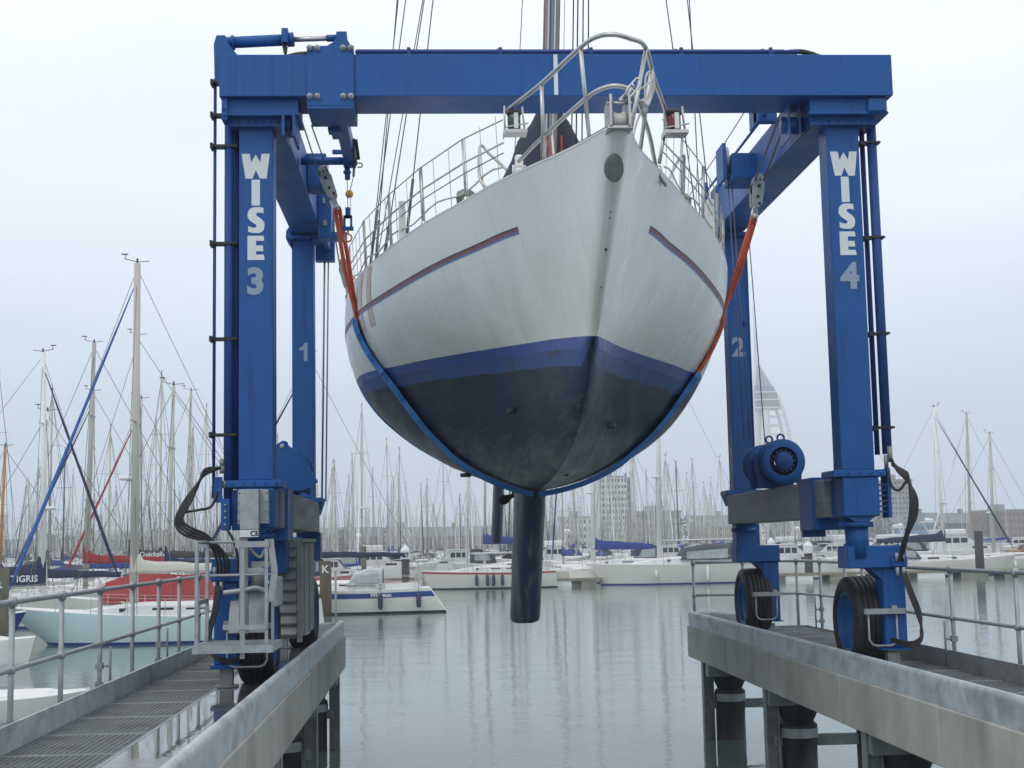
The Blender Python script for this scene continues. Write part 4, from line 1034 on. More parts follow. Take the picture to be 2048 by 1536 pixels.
# pulpit
def rail(name, pts, r, n=7, mat=STEEL): 
    q = MB(); q.tube(spline(pts, n), r, 10); return yp(q, name, mat)
rail('pulpit_rail', [(.74,13.0,7.30),(1.03,12.2,7.31),(1.29,11.3,7.32),(1.40,11.02,7.31),(1.52,10.92,7.29),(1.66,10.98,7.28),(1.82,11.2,7.29),(1.98,11.75,7.20),(2.17,12.35,7.12),(2.22,12.52,6.98)], .021)
rail('pulpit_mid_rail', [(.86,12.95,6.80),(1.02,12.45,6.86),(1.33,11.5,6.93),(1.45,11.2,6.93),(1.56,11.1,6.92),(1.68,11.15,6.90),(1.76,11.3,6.86),(1.98,12.1,6.80),(2.12,12.6,6.62),(2.25,12.9,6.55)], .019)
for a, b2 in (((1.29,11.3,7.31),(1.375,11.55,6.58)), ((1.03,12.2,7.30),(1.05,12.35,6.68)), ((1.83,11.22,7.28),(1.645,11.05,6.48)), ((1.93,11.55,7.24),(1.83,11.7,6.55)), ((2.20,12.5,7.0),(2.12,12.45,6.64))):
    q = MB(); q.cyl(a, b2, .018, 10); yp(q, 'pulpit_post', STEEL)
rail('bow_loop', [(.62,13.7,6.70),(.52,13.75,6.85),(.53,14.0,7.22),(.57,14.1,7.28),(.62,14.05,7.2),(.78,13.6,6.9)], .016)
rail('bow_loop', [(2.35,13.7,6.62),(2.50,13.9,6.95),(2.62,14.1,7.15),(2.66,14.1,7.18),(2.68,14.2,7.1),(2.68,14.3,6.78)], .016)
# bow roller with bobstay shackle
q = MB(); 
for dx in (-.085,.06): q.box((1.50+dx,10.50,6.40),(1.522+dx,10.85,6.66), bev=.008); q.cyl((1.50+dx,10.56,6.62),(1.522+dx,10.56,6.62),.035,12)
q.cyl((1.40,10.56,6.60),(1.60,10.56,6.60),.012,8); q.box((1.40,10.52,6.39),(1.59,10.80,6.41)); yp(q, 'bow_roller', STEEL)
q = MB(); q.lathe([(.05,-.055),(.075,-.05),(.055,0),(.075,.05),(.05,.055)], (1.495,10.60,6.47), 'x', 20); yp(q, 'anchor_roller', ROPE)
q = MB(); q.tube([(1.53,10.55,6.63),(1.57,10.55,6.72),(1.64,10.56,6.80),(1.67,10.56,6.79),(1.66,10.56,6.74),(1.60,10.55,6.66),(1.56,10.55,6.62)], .011, 6); q.bar((1.50,10.56,6.62),(1.60,10.56,6.72),.03,.025); q.cyl((1.62,10.55,6.72),(1.60,10.55,6.76),.010,6); yp(q, 'shackle', STEEL)
q = MB(); q.tube(spline([(1.73,11.3,6.93),(1.82,11.3,6.98),(1.90,11.4,7.08),(1.92,11.5,7.18),(1.86,11.45,7.12),(1.84,11.45,6.9),(1.76,11.4,6.7),(1.70,11.3,6.5)]), .010, 6); q.tube(spline([(1.92,11.5,7.18),(1.93,11.5,7.05),(1.90,11.5,6.95),(1.85,11.4,6.85),(1.80,11.35,6.88)]), .018, 6); yp(q, 'lashing_rope', ROPE)
# navigation lights on trays
for cx, Y_, zb_, lens in ((.83,12.9,7.08,GREENG),(2.27,12.4,6.92,REDG)):
    q = MB(); q.box((cx-.11,Y_-.08,zb_-.03),(cx+.11,Y_+.10,zb_)); q.box((cx-.115,Y_-.085,zb_-.05),(cx-.105,Y_+.1,zb_+.0))
    q.cyl((cx-.10,Y_,zb_),(cx-.10,Y_,zb_+.25),.010,6); q.cyl((cx+.09,Y_,zb_),(cx+.07,Y_,zb_+.24),.010,6); q.cyl((cx-.11,Y_-.06,zb_+.02),(cx+.12,Y_-.06,zb_+.06),.008,6)
    nl = yp(q, 'navigation_light', STEEL)
    q = MB(); q.lathe([(.001,0),(.055,0),(.062,.02),(.062,.15),(.058,.155)], (cx-.01,Y_,zb_+.005), 'z', 20); yp(q, 'lens', lens, nl)
    q = MB(); q.lathe([(.066,.15),(.072,.16),(.07,.185),(.04,.20),(.001,.205)], (cx-.01,Y_,zb_+.005), 'z', 20); q.box((cx-.015,Y_-.075,zb_+.01),(cx+.025,Y_-.05,zb_+.16),1); yp(q, 'lamp_cap', [BLACKM, FEND], nl)
# stanchions, lifelines, netting
for sd_ in (-1, 1):
    ys = [14.2, 15.35, 16.5, 17.9, 19.6, 21.6, 23.6, 25.6]
    tops = []
    for i, yy in enumerate(ys):
        b_ = sheer(yy, sd_); t_ = b_ + Vector((sd_*.03,0,.66)); tops.append((b_, t_))
        q = MB(); q.cyl(b_, t_, .019 if i in (1,2,3) else .013, 8); q.lathe([(.04,0),(.04,.012),(.022,.05)], b_, 'z', 10); yp(q, 'stanchion', STEEL if i != 2 else ALLOY)
    st = sheer(13.2, sd_) + Vector((0,0,.60))
    for frac, r_ in ((1.0,.006),(.62,.010),(.45,.006)):
        q = MB(); q.tube([st-Vector((0,0,.6*(1-frac)))]+[lerp(a, b2, frac) for a, b2 in tops], r_, 6); yp(q, 'lifeline', ROPE if r_ > .007 else WIRE)
    q = MB(); pr_ = None
    for k in range(21):
        yy = 13.3+k*.42; b_ = sheer(yy, sd_); t_ = b_+Vector((sd_*.03,0,.66)); q.cyl(b_+Vector((0,.06,0)), t_, .0045, 5)
    q.tube([sheer(13.2+.25*k, sd_)+Vector((0,0,.13+.035*math.sin(k*1.1))) for k in range(40)], .010, 6); yp(q, 'guard_netting', ROPE)
    q = MB(); b_ = sheer(16.2, sd_, .10) ; q.box((b_.x-.04,16.1,b_.z),(b_.x+.04,16.3,b_.z+.48)); yp(q, 'boarding_gate', FEND)
    # genoa lead block under a rag cover
    b_ = sheer(14.45 if sd_ < 0 else 14.7, sd_, .16)
    q = MB(); q.lathe([(.001,-.10),(.07,-.09),(.10,-.03),(.10,.05),(.06,.10),(.001,.11)], b_+Vector((0,.05,.10)), 'x', 16); q.lathe([(.12,-.05),(.09,.10),(.02,.17)], b_+Vector((0,.30,.02)), 'z', 12); q.lathe([(.001,-.13),(.03,-.13),(.03,-.1)], b_+Vector((0,.05,.13)), 'y', 10, 1); yp(q, 'covered_winch', [pm('rag_cover',(.16,.17,.16),(.25,.26,.25),9,.9,bump=.01), STEEL])
    q = MB(); b_ = sheer(12.95, sd_, .1); q.tube([b_+Vector((-.05,0,.0)), b_+Vector((-.05,0,.09)), b_+Vector((.06,.05,.10)), b_+Vector((.08,.05,.0))], .014, 8); yp(q, 'fairlead', FEND)
# coachroof + mast + sails
q = MB(); rows = []
for yy, hw, hh in ((14.6,.25,.05),(15.4,.75,.22),(17,1.2,.34),(20,1.35,.42),(23,1.2,.45),(23.4,1.1,.2)):
    z0 = smtab(T_SHZ,yy)+.08; rows.append([(LEAN(6.9)+hw*x_, yy, z0+hh*y_) for x_,y_ in ((-1.1,0),(-1,.7),(-.8,1),(0,1.12),(.8,1),(1,.7),(1.1,0))])
q.grid(rows, flip=True); yp(q, 'coachroof', OFFW)
mx_ = lambda z: 1.64 + .045*(z-9.9)
q = MB(); q.tube([(mx_(6.8),17.7,6.8),(mx_(26),17.9,26)], .088, 18, flat=1.2); mast = yp(q, 'mast', ALLOY)
DULLR = pm('faded_red_rope',(.20,.06,.05),(.28,.09,.08),30,.8)
for dx, c_ in ((-.098,DULLR),(-.045,FEND),(-.02,ROYAL),(.04,FEND),(.098,DULLR)):
    q = MB(); q.tube([(mx_(7)+dx,17.52,7.0),(mx_(9)+dx,17.58,9.0),(mx_(25)+dx,17.78,25)], .0075, 6); yp(q, 'halyard', c_, mast)
# dark mast boot / stowed sail bag
q = MB(); rows = []
for z, x0_, x1_, dp in ((6.85,.55,2.15,.5),(7.1,.56,2.17,.6),(7.5,.66,2.19,.6),(7.75,.84,2.20,.55),(8.05,.98,2.15,.48),(8.25,1.08,2.10,.42),(8.5,1.18,2.0,.34),(8.75,1.38,1.90,.24),(9.0,1.5,1.74,.12)):
    cx = (x0_+x1_)/2; hw = (x1_-x0_)/2
    rows.append([(cx+hw*math.cos(t)*(1+.05*math.sin(3*t+z*4)), 18.15+dp*math.sin(t), z) for t in [2*math.pi*k/28 for k in range(29)]])
q.grid(rows, flip=False); yp(q, 'sail_bag', BAG)
q = MB(); q.lathe([(.001,-.16),(.10,-.14),(.16,-.04),(.16,.06),(.10,.14),(.001,.16)], (.80,15.2,7.02), 'z', 14); yp(q, 'liferaft_cover', NAVY)
q = MB(); q.box((.93,14.6,7.08),(1.02,14.66,7.34), bev=.02); yp(q, 'spare_line_bag', FEND)
for a, b2, c_ in (((1.52,17.5,8.4),(1.66,17.2,7.3),REDM),((1.72,17.5,8.4),(1.62,17.2,7.2),REDM),((1.60,17.5,8.4),(1.56,17.2,7.2),FEND)):
    q = MB(); q.tube([a, ((a[0]+b2[0])/2+.03,17.3,(a[2]+b2[2])/2), b2], .014, 6); yp(q, 'halyard_tail', c_)
# shrouds and stays (pixel slopes measured on the photograph)
wires = [(-1,18.2,.98,18.5,.6),(-1,19.0,.90,19.0,1.3),(-1,17.2,.95,14.0,.6),(-1,16.8,.7,20,.35),(-1,20.6,.9,22,.8),(-1,21.5,.6,16,.2),
         (1,18.2,.98,18.5,.6),(1,19.0,.90,19.0,1.3),(1,17.2,.9,14.5,.5)]
for sd_, yy, ins, zt, xt in wires:
    b_ = sheer(yy, sd_, .14 if ins > .9 else .3); tp = Vector((mx_(zt)+sd_*xt, 17.8, zt+4.0))
    q = MB(); q.cyl(b_, tp, .008, 6); q.cyl(b_, b_.lerp(tp, .055), .018, 8); yp(q, 'shroud', WIRE)
for dx, tx in ((.20,.12),(.26,.2),(.34,.25),(.42,.3)):
    q = MB(); q.cyl((mx_(7)+dx+.1,17.6,7),(mx_(24)+tx*.6+.12,17.7,24),.010,6); yp(q, 'running_rigging', WIRE if dx != .26 else NAVY)
q = MB(); q.cyl((LEAN(7)-.02,28.3,7.1),(mx_(25.5),18,25.5),.008,6); yp(q, 'backstay', WIRE)
for sd_, xx in ((1,2.35),(1,2.05),(-1,.9),(-1,.3)):
    q = MB(); q.cyl((LEAN(7)+sd_*.9,26,7.0),(mx_(24)+sd_*.1,18,24),.006,6); yp(q, 'runner', WIRE); break
q = MB(); q.bar((mx_(16)-1.2,17.9,16),(mx_(16)+1.2,17.9,16.05),.10,.03); q.bar((mx_(12.6)-1.4,17.9,12.6),(mx_(12.6)+1.4,17.9,12.65),.10,.03); yp(q, 'spreader', ALLOY, mast)

# ------------------------------------------------------------------ slings
def sling(Yp, pL, pR, lab, zt_o=6.25, w_=.25, dy=.0):
    S_ = empty('lifting_sling', (C0, Yp, 1.7), lab, 'sling', 'slings under the lifted yacht')
    pts, _, _ = section(Yp - (.0 if Yp > 16 else 0))
    half = [(p[0]+.03, p[2]-.02*(1 if p[0] < 1.2 else 0)) for p in pts]
    def path(sd_, px, pz):
        # from keel up the side until the strap leaves the hull tangent to the shackle
        H_ = [(LEAN(z)+sd_*b_, tilt(sd_*b_, z)) for b_, z in half]
        best = None
        for i in range(len(H_)-1, 3, -1):
            dx, dz = px-H_[i][0], pz-H_[i][1]
            d_ = Vector((dx,dz)).normalized(); t_ = Vector((H_[i][0]-H_[i-1][0], H_[i][1]-H_[i-1][1])).normalized()
            ang = sd_*(t_.x*d_.y-t_.y*d_.x)
            # line from H_[i] to anchor must clear the hull above it
            ok = True
            for j in range(i+1, len(H_)):
                u = (H_[j][1]-H_[i][1])/(pz-H_[i][1]+1e-9)
                if 0 < u < 1 and sd_*(H_[j][0]-(H_[i][0]+u*dx)) > .004: ok = False; break
            if ok: best = i
            elif best is not None: break
        i = best or len(H_)-1
        return H_[:i+1]
    for sd_, anc in ((-1,pL),(1,pR)):
        h_ = path(sd_, anc[0], anc[2]); 
        # blue sleeve along the hull, from the keel to the leaving point
        hs = [p for p in h_ if p[1] < (5.42 if sd_ > 0 else 9)]; cut = h_[-1]; q = MB(); rows = []
        last = len(hs)-1
        for i, (x,z) in enumerate(hs):
            a = hs[max(0,i-1)]; b2 = hs[min(last,i+1)]; t_ = Vector((b2[0]-a[0], b2[1]-a[1])).normalized(); n2_ = Vector((t_.y, -t_.x))*sd_
            wob = .012*math.sin(i*1.7)+.008*math.sin(i*.9+1); th = .05
            ww = w_*(1-.06*math.sin(i*2.3))
            yy = Yp+wob
            rows.append([(x-n2_.x*.012,yy-ww/2,z-n2_.y*.012),(x+n2_.x*th,yy-ww/2+.012,z+n2_.y*th),(x+n2_.x*(th+.008),yy,z+n2_.y*(th+.008)),(x+n2_.x*th,yy+ww/2-.012,z+n2_.y*th),(x-n2_.x*.012,yy+ww/2,z-n2_.y*.012),(x-n2_.x*.012,yy-ww/2,z-n2_.y*.012)])
        q.grid(rows, 0, False, flip=(sd_ < 0)); q.build('sleeve', SLEEVE, S_)
        # orange webbing, two legs up to the shackle
        q = MB(); up_ = Vector((anc[0],anc[1],anc[2])); st = Vector((cut[0],Yp,cut[1]))
        st = Vector((h_[-2][0]+sd_*.01, Yp, h_[-2][1]))
        for o_ in (-.035,.035):
            e_ = up_+Vector((o_*.8,o_*.9,0)); 
            low_ = [Vector((p[0]+sd_*.012, Yp+o_*1.1, p[1])) for p in h_[max(0,len(hs)-2):-1]] if len(hs) < len(h_) else [st+Vector((0,o_*.6,-.05))]
            q.tube(low_ + [st+Vector((0,o_*.8,.12)), st.lerp(e_,.5)+Vector((o_*.5,o_*.4,0)), e_], .027, 8)
        q.tube([up_+Vector((.03*math.cos(t)*1.2,.05*math.cos(t),.05*math.sin(t))) for t in [k*.5 for k in range(13)]], .02, 6)
        q.build('webbing', ORANGE, S_)
    return S_
sling(18.45, pLF, pRF, 'front orange lifting sling with bright blue sleeve, just ahead of the keel')
sling(22.7, pLR, pRR, 'rear orange lifting sling, seen only beside the far right of the hull')
# ------------------------------------------------------------------ marina boats
def px2x(px, Y, z=1.0):
    """world X of an image column (2048 px wide photo) at depth Y, used only to lay out where boats lie"""
    return (px-866)/2800*Y*1.003
def hull_mesh(q, Lh, B, fb, bow_f=1.35, ov=.10, stern='straight', boot=.12, stripe=None, srng=(.80,.90)):
    """local: bow +x, z=0 waterline. materials: 0 topside,1 bottom,2 boot,3 stripe,4 deck"""
    n = 18; secs_ = []
    for i in range(n+1):
        t = i/n                              # 0 stern .. 1 bow
        x = -Lh/2 + Lh*t
        w0 = B/2*(1-max(0,(t-.42)/.58)**2.3)*(1-.28*max(0,(.42-t)/.42)**2)
        w0 = max(w0, .012)
        zs_ = fb*(1+(bow_f-1)*max(0,(t-.25)/.75)**1.7+.06*max(0,(.25-t)/.25))
        rake = ov*Lh*max(0,(t-.6)/.4)**2
        srk = (.07*Lh if stern == 'scoop' else (-.06*Lh if stern == 'counter' else .015*Lh))*max(0,(.12-t)/.12)
        row = []
        for k, zf in enumerate((-.35, -.02, boot, .55*zs_, srng[0]*zs_, srng[1]*zs_, zs_)):
            u = max(0, min(1, zf/zs_))
            wv = w0*(.55 if k == 0 else (.84+.16*u**.7)); xx = x - rake*(1-u) + (-srk*(1-u) if stern != 'scoop' else -srk*(1-u))
            row.append((xx, wv, zf))
        secs_.append(row)
    mats_ = [1, 2 if boot else 1, 0, 0, 3 if stripe else 0, 0]
    for s_ in (-1, 1):
        base = len(q.v); m_ = 7
        for r_ in secs_: q.v += [(a, s_*b2, c) for a,b2,c in r_]
        for i in range(n):
            for k in range(m_-1):
                a = base+i*m_+k; f_ = (a, a+m_, a+m_+1, a+1)
                q.f.append(f_ if s_ < 0 else f_[::-1]); q.m.append(mats_[k]); q.sm.append(True)
    r0 = secs_[0]; q.add([(a,-b2,c) for a,b2,c in r0]+[(a,b2,c) for a,b2,c in r0], [(i+7,i,i+1,i+8) for i in range(6)], 0)
    # deck
    dk = [[(r_[-1][0], -r_[-1][1]*.99, r_[-1][2]), (r_[-1][0], 0, r_[-1][2]+.05), (r_[-1][0], r_[-1][1]*.99, r_[-1][2])] for r_ in secs_]
    q.grid(dk, 4, False, flip=True)
    def sheer_(t):
        i = min(n-1, max(0, int(t*n))); f_ = t*n-i; a, b2 = secs_[i][-1], secs_[i+1][-1]
        return tuple(lerp(a[j], b2[j], f_) for j in range(3))
    return sheer_
def make_yacht(name, loc, label, group=None, rz=0, Lh=10, B=3.1, fb=1.05, mast_x=.08, mast_h=13, hullc=None, bootc=None, stripe=None,
               cover=None, boom_z=2.25, boom_l=.36, furl=None, hood=None, mast_m=None, mast_r=.085, detail=2, stern='straight', spreaders=2,
               fenders=(), windows=True, radar=False, ring=False, rake=.02, cabin_h=.42, ov=.10, cover_h=.30, bow_f=1.35, hood_l=1.5, srng=(.80,.90), hood_x=-.16, hood_h=1.0):
    r_ = empty(name, loc, label, 'yacht', group, rz)
    M4 = lambda q: None
    def P(q, n_, m_, par=None):
        o = MB.build.__wrapped__(q, n_, m_, par or r_) if hasattr(MB.build, '__wrapped__') else None
        return o
    def put(q, n_, mats, par=None):
        me = bpy.data.meshes.new(n_); me.from_pydata(q.v, [], q.f)
        for m_ in (mats if isinstance(mats, (list,tuple)) else [mats]): me.materials.append(m_)
        me.polygons.foreach_set('material_index', q.m); me.polygons.foreach_set('use_smooth', q.sm); me.update()
        o = bpy.data.objects.new(n_, me); COL.objects.link(o); o.parent = par or r_; return o
    hc = hullc or CREAM
    q = MB(); sh = hull_mesh(q, Lh, B, fb, bow_f, ov, stern, .10, stripe is not None, srng)
    ho_ = put(q, 'hull', [hc, BOOT if bootc is None else bootc, bootc or BOOT, stripe or hc, OFFW])
    q = MB(); z0 = fb+.02
    prof = [(-.30,0,.62),(-.26,1,.62),(.02,1,.62),(.16,.72,.50),(.27,.30,.30),(.31,.0,.22)]
    rows = []
    for t, hh, wv in prof:
        x = Lh*t; zz = z0+cabin_h*hh; zb = z0-.02; W_ = B/2*wv
        rows.append([(x,-W_-.04,zb),(x,-W_,lerp(zb,zz,.85)),(x,-W_*.85,zz),(x,0,zz+.05*hh),(x,W_*.85,zz),(x,W_,lerp(zb,zz,.85)),(x,W_+.04,zb)])
    q.grid(rows, 0, False, flip=False); q.add(rows[0], [tuple(range(7))], 0)
    q.box((-.46*Lh,-B*.30,fb),(-.30*Lh,-B*.22,fb+.28)); q.box((-.46*Lh,B*.22,fb),(-.30*Lh,B*.30,fb+.28))
    cab = put(q, 'cabin', OFFW)
    if windows:
        for s_ in (-1,1):
            for k in range(3):
                q = MB(); xa = Lh*(-.20+.11*k); W_ = B/2*(.62 if k < 2 else .575)+.012
                q.box((xa, s_*W_-.02, z0+cabin_h*.38),(xa+Lh*.07, s_*W_+.004, z0+cabin_h*.68)); put(q, 'window', GLASSD, cab)
    mx = Lh*mast_x
    q = MB(); q.tube([(mx,0,fb+.1),(mx-rake*mast_h,0,mast_h)], mast_r, 10 if detail > 1 else 6, rs=[mast_r, mast_r*.72], flat=1.2)
    mo = put(q, 'mast', mast_m or MASTC)
    q = MB(); tx = mx-rake*mast_h
    q.box((tx-.03,-.03,mast_h),(tx+.03,.03,mast_h+.18)); q.cyl((tx,0,mast_h+.05),(tx+.45,.1,mast_h+.16),.014,5); q.cyl((tx,0,mast_h+.05),(tx-.4,-.1,mast_h+.10),.014,5); q.cyl((tx+.4,.08,mast_h+.16),(tx+.4,.08,mast_h+.32),.014,5); q.box((tx+.32,.06,mast_h+.3),(tx+.55,.1,mast_h+.34))
    put(q, 'masthead_instruments', BLACKM, mo)
    q = MB()
    for k in range(spreaders):
        zz = lerp(fb, mast_h, (k+1)/(spreaders+1)+.04); xx = mx-rake*zz
        q.bar((xx,-.85+.15*k,zz+.05),(xx,.85-.15*k,zz+.05),.09,.03)
    if spreaders: put(q, 'spreader', mast_m or MASTC, mo)
    q = MB(); wr = .010 if detail > 1 else .013
    zt = mast_h*.985
    q.cyl((tx,0,zt),sh(.0)[:1]+(0,fb+.05),wr,4); bowp = sh(.985)
    q.cyl((tx,0,zt),(bowp[0],0,bowp[2]),wr,4)
    for s_ in (-1,1):
        q.tube([(mx,s_*B*.46,fb),(mx-rake*mast_h*.55,s_*.82,fb+(mast_h-fb)*.54),(tx,0,zt)], wr, 4)
        q.cyl((mx-.4,s_*B*.45,fb),(mx-rake*mast_h*.36,0,mast_h*.40),wr,4)
    put(q, 'rigging', WIRE)
    if furl:
        q = MB(); a = Vector((bowp[0]-.05,0,bowp[2]+.45)); b2 = Vector((tx,0,zt-.4)); pts = [a.lerp(b2,k/10) for k in range(11)]
        q.tube(pts, .05, 8, rs=[.02,.065,.075,.07,.065,.06,.055,.05,.04,.03,.015]); put(q, 'furled_genoa', furl)
    bl = Lh*boom_l
    q = MB(); q.cyl((mx-.1,0,boom_z),(mx-bl,0,boom_z+.02),.065,8); put(q, 'boom', ALLOY)
    if cover is not None:
        q = MB(); rows = []
        for k in range(10):
            t = k/9; x = mx+.10-(bl+.1)*t; hh = cover_h*(1.25-.75*t)+(.55*max(0,1-t*9)); ww = .17-.06*t; dz = .02*math.sin(k*2.1)
            rows.append([(x, ww*math.cos(a)*(1.0 if math.sin(a) < 0 else .8), boom_z+.02+dz+(hh*math.sin(a) if math.sin(a) > 0 else .09*math.sin(a))) for a in [2*math.pi*j/10 for j in range(11)]])
        q.grid(rows, 0, True, flip=False); cv = put(q, 'sail_cover', cover)
    if hood is not None:
        q = MB(); rows = []
        for x, hh in ((hood_x,.05),(hood_x-.03,.60*hood_h),(hood_x-.02-hood_l/Lh*.5,.80*hood_h),(hood_x-hood_l/Lh,.76*hood_h)):
            W_ = B*.36; zb = fb+cabin_h*.6; rows.append([(x*Lh, W_*math.cos(a), zb+hh*math.sin(a)**.6 if math.sin(a) > 0 else zb) for a in [math.pi*j/8 for j in range(9)]])
        q.grid(rows, 0, True, flip=True); hd = put(q, 'sprayhood', hood)
        for s_ in (-1,1):
            q = MB(); x0_ = (hood_x-hood_l/Lh*.9)*Lh; x1_ = (hood_x-.035)*Lh; W_ = B*.365
            q.add([(x0_,s_*W_,fb+cabin_h*.6+.1),(x1_,s_*W_,fb+cabin_h*.6+.08),(x1_,s_*W_*.96,fb+cabin_h*.6+.42*hood_h),(x0_,s_*W_*.94,fb+cabin_h*.6+.55*hood_h)], [(0,1,2,3)]); put(q, 'clear_panel', COVER, hd)
    if detail > 1:
        q = MB(); 
        for s_ in (-1,1):
            pts = []
            for k in range(8):
                t = .06+.86*k/7; p = sh(t); q.cyl((p[0],s_*p[1]*.97,p[2]),(p[0],s_*p[1]*.97,p[2]+.58),.013,5); pts.append((p[0],s_*p[1]*.97,p[2]+.58))
            q.tube(pts,.007,4); q.tube([(a,b2,c-.28) for a,b2,c in pts],.006,4)
        a = sh(.93); b2 = sh(.999)
        for dz in (.55,.3): q.tube([(a[0],-a[1],a[2]+dz),(b2[0]+.05,-.1,b2[2]+dz+.05),(b2[0]+.1,0,b2[2]+dz+.05),(b2[0]+.05,.1,b2[2]+dz+.05),(a[0],a[1],a[2]+dz)],.014,6)
        a = sh(.02); 
        for dz in (.58,.3): q.tube([(a[0]+.8,-a[1],a[2]+dz),(a[0],-a[1]*.9,a[2]+dz),(a[0],a[1]*.9,a[2]+dz),(a[0]+.8,a[1],a[2]+dz)],.014,6)
        put(q, 'guard_rail', STEEL)
        q = MB()
        for s_ in (-1,1):
            q.lathe([(.001,0),(.08,0),(.07,.10),(.085,.14),(.001,.15)], (-Lh*.30,s_*B*.36,fb+.06), 'z', 12)
        q.box((-.47*Lh,-.04,fb),(-.45*Lh,.04,fb+.55)); q.lathe([(.30,-.012),(.325,0),(.30,.012)], (-.445*Lh,0,fb+.7), 'x', 18); put(q, 'deck_gear', STEEL)
    if not fenders and detail == 1: fenders = ((.35,-1,FEND,.6),(.6,-1,FENDB,.6),(.4,1,FEND,.6),(.62,1,FENDB,.6))
    for i, (t, s_, fm, ln) in enumerate(fenders):
        p = sh(t); q = MB(); zc = p[2]*.52; y_ = s_*(p[1]*.97+.11)
        q.lathe([(.001,-ln/2),(.07,-ln/2+.02),(.11,-ln/2+.10),(.11,ln/2-.10),(.07,ln/2-.02),(.001,ln/2)], (p[0],y_,zc), 'z', 12); q.cyl((p[0],y_,zc+ln/2),(p[0],s_*p[1],p[2]+.3),.01,4); put(q, 'fender', fm)
    if radar:
        zz = mast_h*.42; xx = mx-rake*zz; q = MB(); q.box((xx+.05,-.03,zz-.03),(xx+.30,.03,zz)); q.lathe([(.001,0),(.22,.02),(.25,.07),(.22,.14),(.001,.16)], (xx+.32,0,zz), 'z', 18); put(q, 'radar_dome', FEND, mo)
    if ring:
        for s_ in (-1,1):
            q = MB(); q.lathe([(.14,-.05),(.24,-.05),(.24,.05),(.14,.05),(.14,-.05)], (-.47*Lh+.1, s_*B*.36, fb+.42), 'y', 16); put(q, 'horseshoe_buoy', YELL)
    return r_, sh
def side_text(r_, body, size, mat, x, y, z, side, name='name_lettering'):
    """lettering on the side of a moored boat, in the boat's own frame"""
    cu = bpy.data.curves.new(name, 'FONT'); cu.body = body; cu.size = size; cu.extrude = .002; cu.offset = .008; cu.align_x = 'CENTER'; cu.resolution_u = 2
    t = bpy.data.objects.new(name+'_tmp', cu); me0 = t.to_mesh()
    # side -1: seen from -y ; writing runs along +x ; side +1: runs along -x
    vs = [((x+v.co.x) if side < 0 else (x-v.co.x), y + side*(v.co.z+.004), z+v.co.y) for v in me0.vertices]
    fs = [tuple(p.vertices) for p in me0.polygons]; t.to_mesh_clear(); bpy.data.objects.remove(t); bpy.data.curves.remove(cu)
    me = bpy.data.meshes.new(name); me.from_pydata(vs, [], fs); me.materials.append(mat); o = bpy.data.objects.new(name, me); COL.objects.link(o); o.parent = r_

PI = math.pi
# --- boats one can tell apart; bow directions: PI = bow to the left, 0 = bow to the right
A_, _ = make_yacht('moored_yacht', (-9.9,50.4,0), 'pale blue sailing yacht with white deck and tall cream mast beyond the left handrail', None, PI, 10.4, 3.1, .92, .06, 13.5,
           hullc=PALEB, bootc=BOOT, cover=pm('cream_canvas',(.50,.49,.43),(.56,.55,.50),4,.85,bump=.01), boom_z=2.45, boom_l=.36, furl=pm('furler_blue',(.02,.10,.42),(.04,.15,.5),6,.8), mast_r=.135, detail=2, spreaders=1, rake=-.0, ov=.16, bow_f=1.45, radar=True, cover_h=.34)
make_yacht('moored_yacht', (-9.6,57.0,0), 'white yacht under a dark red canvas tent behind the pale blue yacht', None, PI, 10, 3.2, 1.05, .1, 9.8, cover=NAVY, boom_z=2.6, boom_l=.42, detail=1, cover_h=.2, mast_r=.08)
B_ = [o for o in COL.objects if o.name.startswith('moored_yacht')][-1]
def tent(par, x0, x1, zb, zt, hw, mat):
    q = MB(); rows = []
    for k in range(9):
        x = lerp(x0, x1, k/8); sg = .06*math.sin(k*1.9); e = .25 if k in (0,8) else 0
        rows.append([(x,-hw,zb),(x,-hw*.9,zb+.30),(x,-.08,zt-sg-e),(x,.08,zt-sg-e),(x,hw*.9,zb+.30),(x,hw,zb)])
    q.grid(rows, 0, False, flip=True); me = bpy.data.meshes.new('canvas_tent'); me.from_pydata(q.v, [], q.f); me.materials.append(mat); o = bpy.data.objects.new('canvas_tent', me); COL.objects.link(o); o.parent = par
tent(B_, -2.9, 3.4, 1.15, 2.25, 1.15, REDCAN)
C_, _ = make_yacht('moored_yacht', (-19.2,62.5,0), 'yacht with navy sail cover lettered TIGRIS, twin white domes on its mast', None, 0, 11.5, 3.4, 1.1, .20, 12.0, cover=NAVY, boom_z=1.82, boom_l=.42, cover_h=.80, detail=2, mast_r=.12, mast_m=FEND, radar=True, ring=True, furl=NAVY)
side_text(C_, 'TIGRIS', .40, LETTER, 1.5, -.22, 1.95, -1)
make_yacht('moored_yacht', (-14.9,66,0), 'yacht with dark red cover and cream mast standing behind the hydraulic pipes', None, PI, 11, 3.3, 1.1, .10, 12.9, cover=REDCAN, boom_z=2.7, detail=1, mast_r=.115, spreaders=2)
make_yacht('moored_yacht', (-12.6,71,0), 'yacht with long black lettered sail cover behind the red tent', None, PI, 12, 3.4, 1.15, .2, 14, cover=BLACKM, boom_z=2.85, boom_l=.42, cover_h=.32, detail=1)
D_ = [o for o in COL.objects if o.name.startswith('moored_yacht')][-1]; side_text(D_, 'Quicksilver', .34, LETTER, 1.15, .20, 2.90, 1)
make_yacht('moored_yacht', (-20.2,70,0), 'small yacht with varnished wooden mast at the far left', None, PI, 9, 2.8, .95, .1, 8.4, cover=NAVY, boom_z=2.1, detail=1, mast_m=VARN, mast_r=.08, spreaders=1)
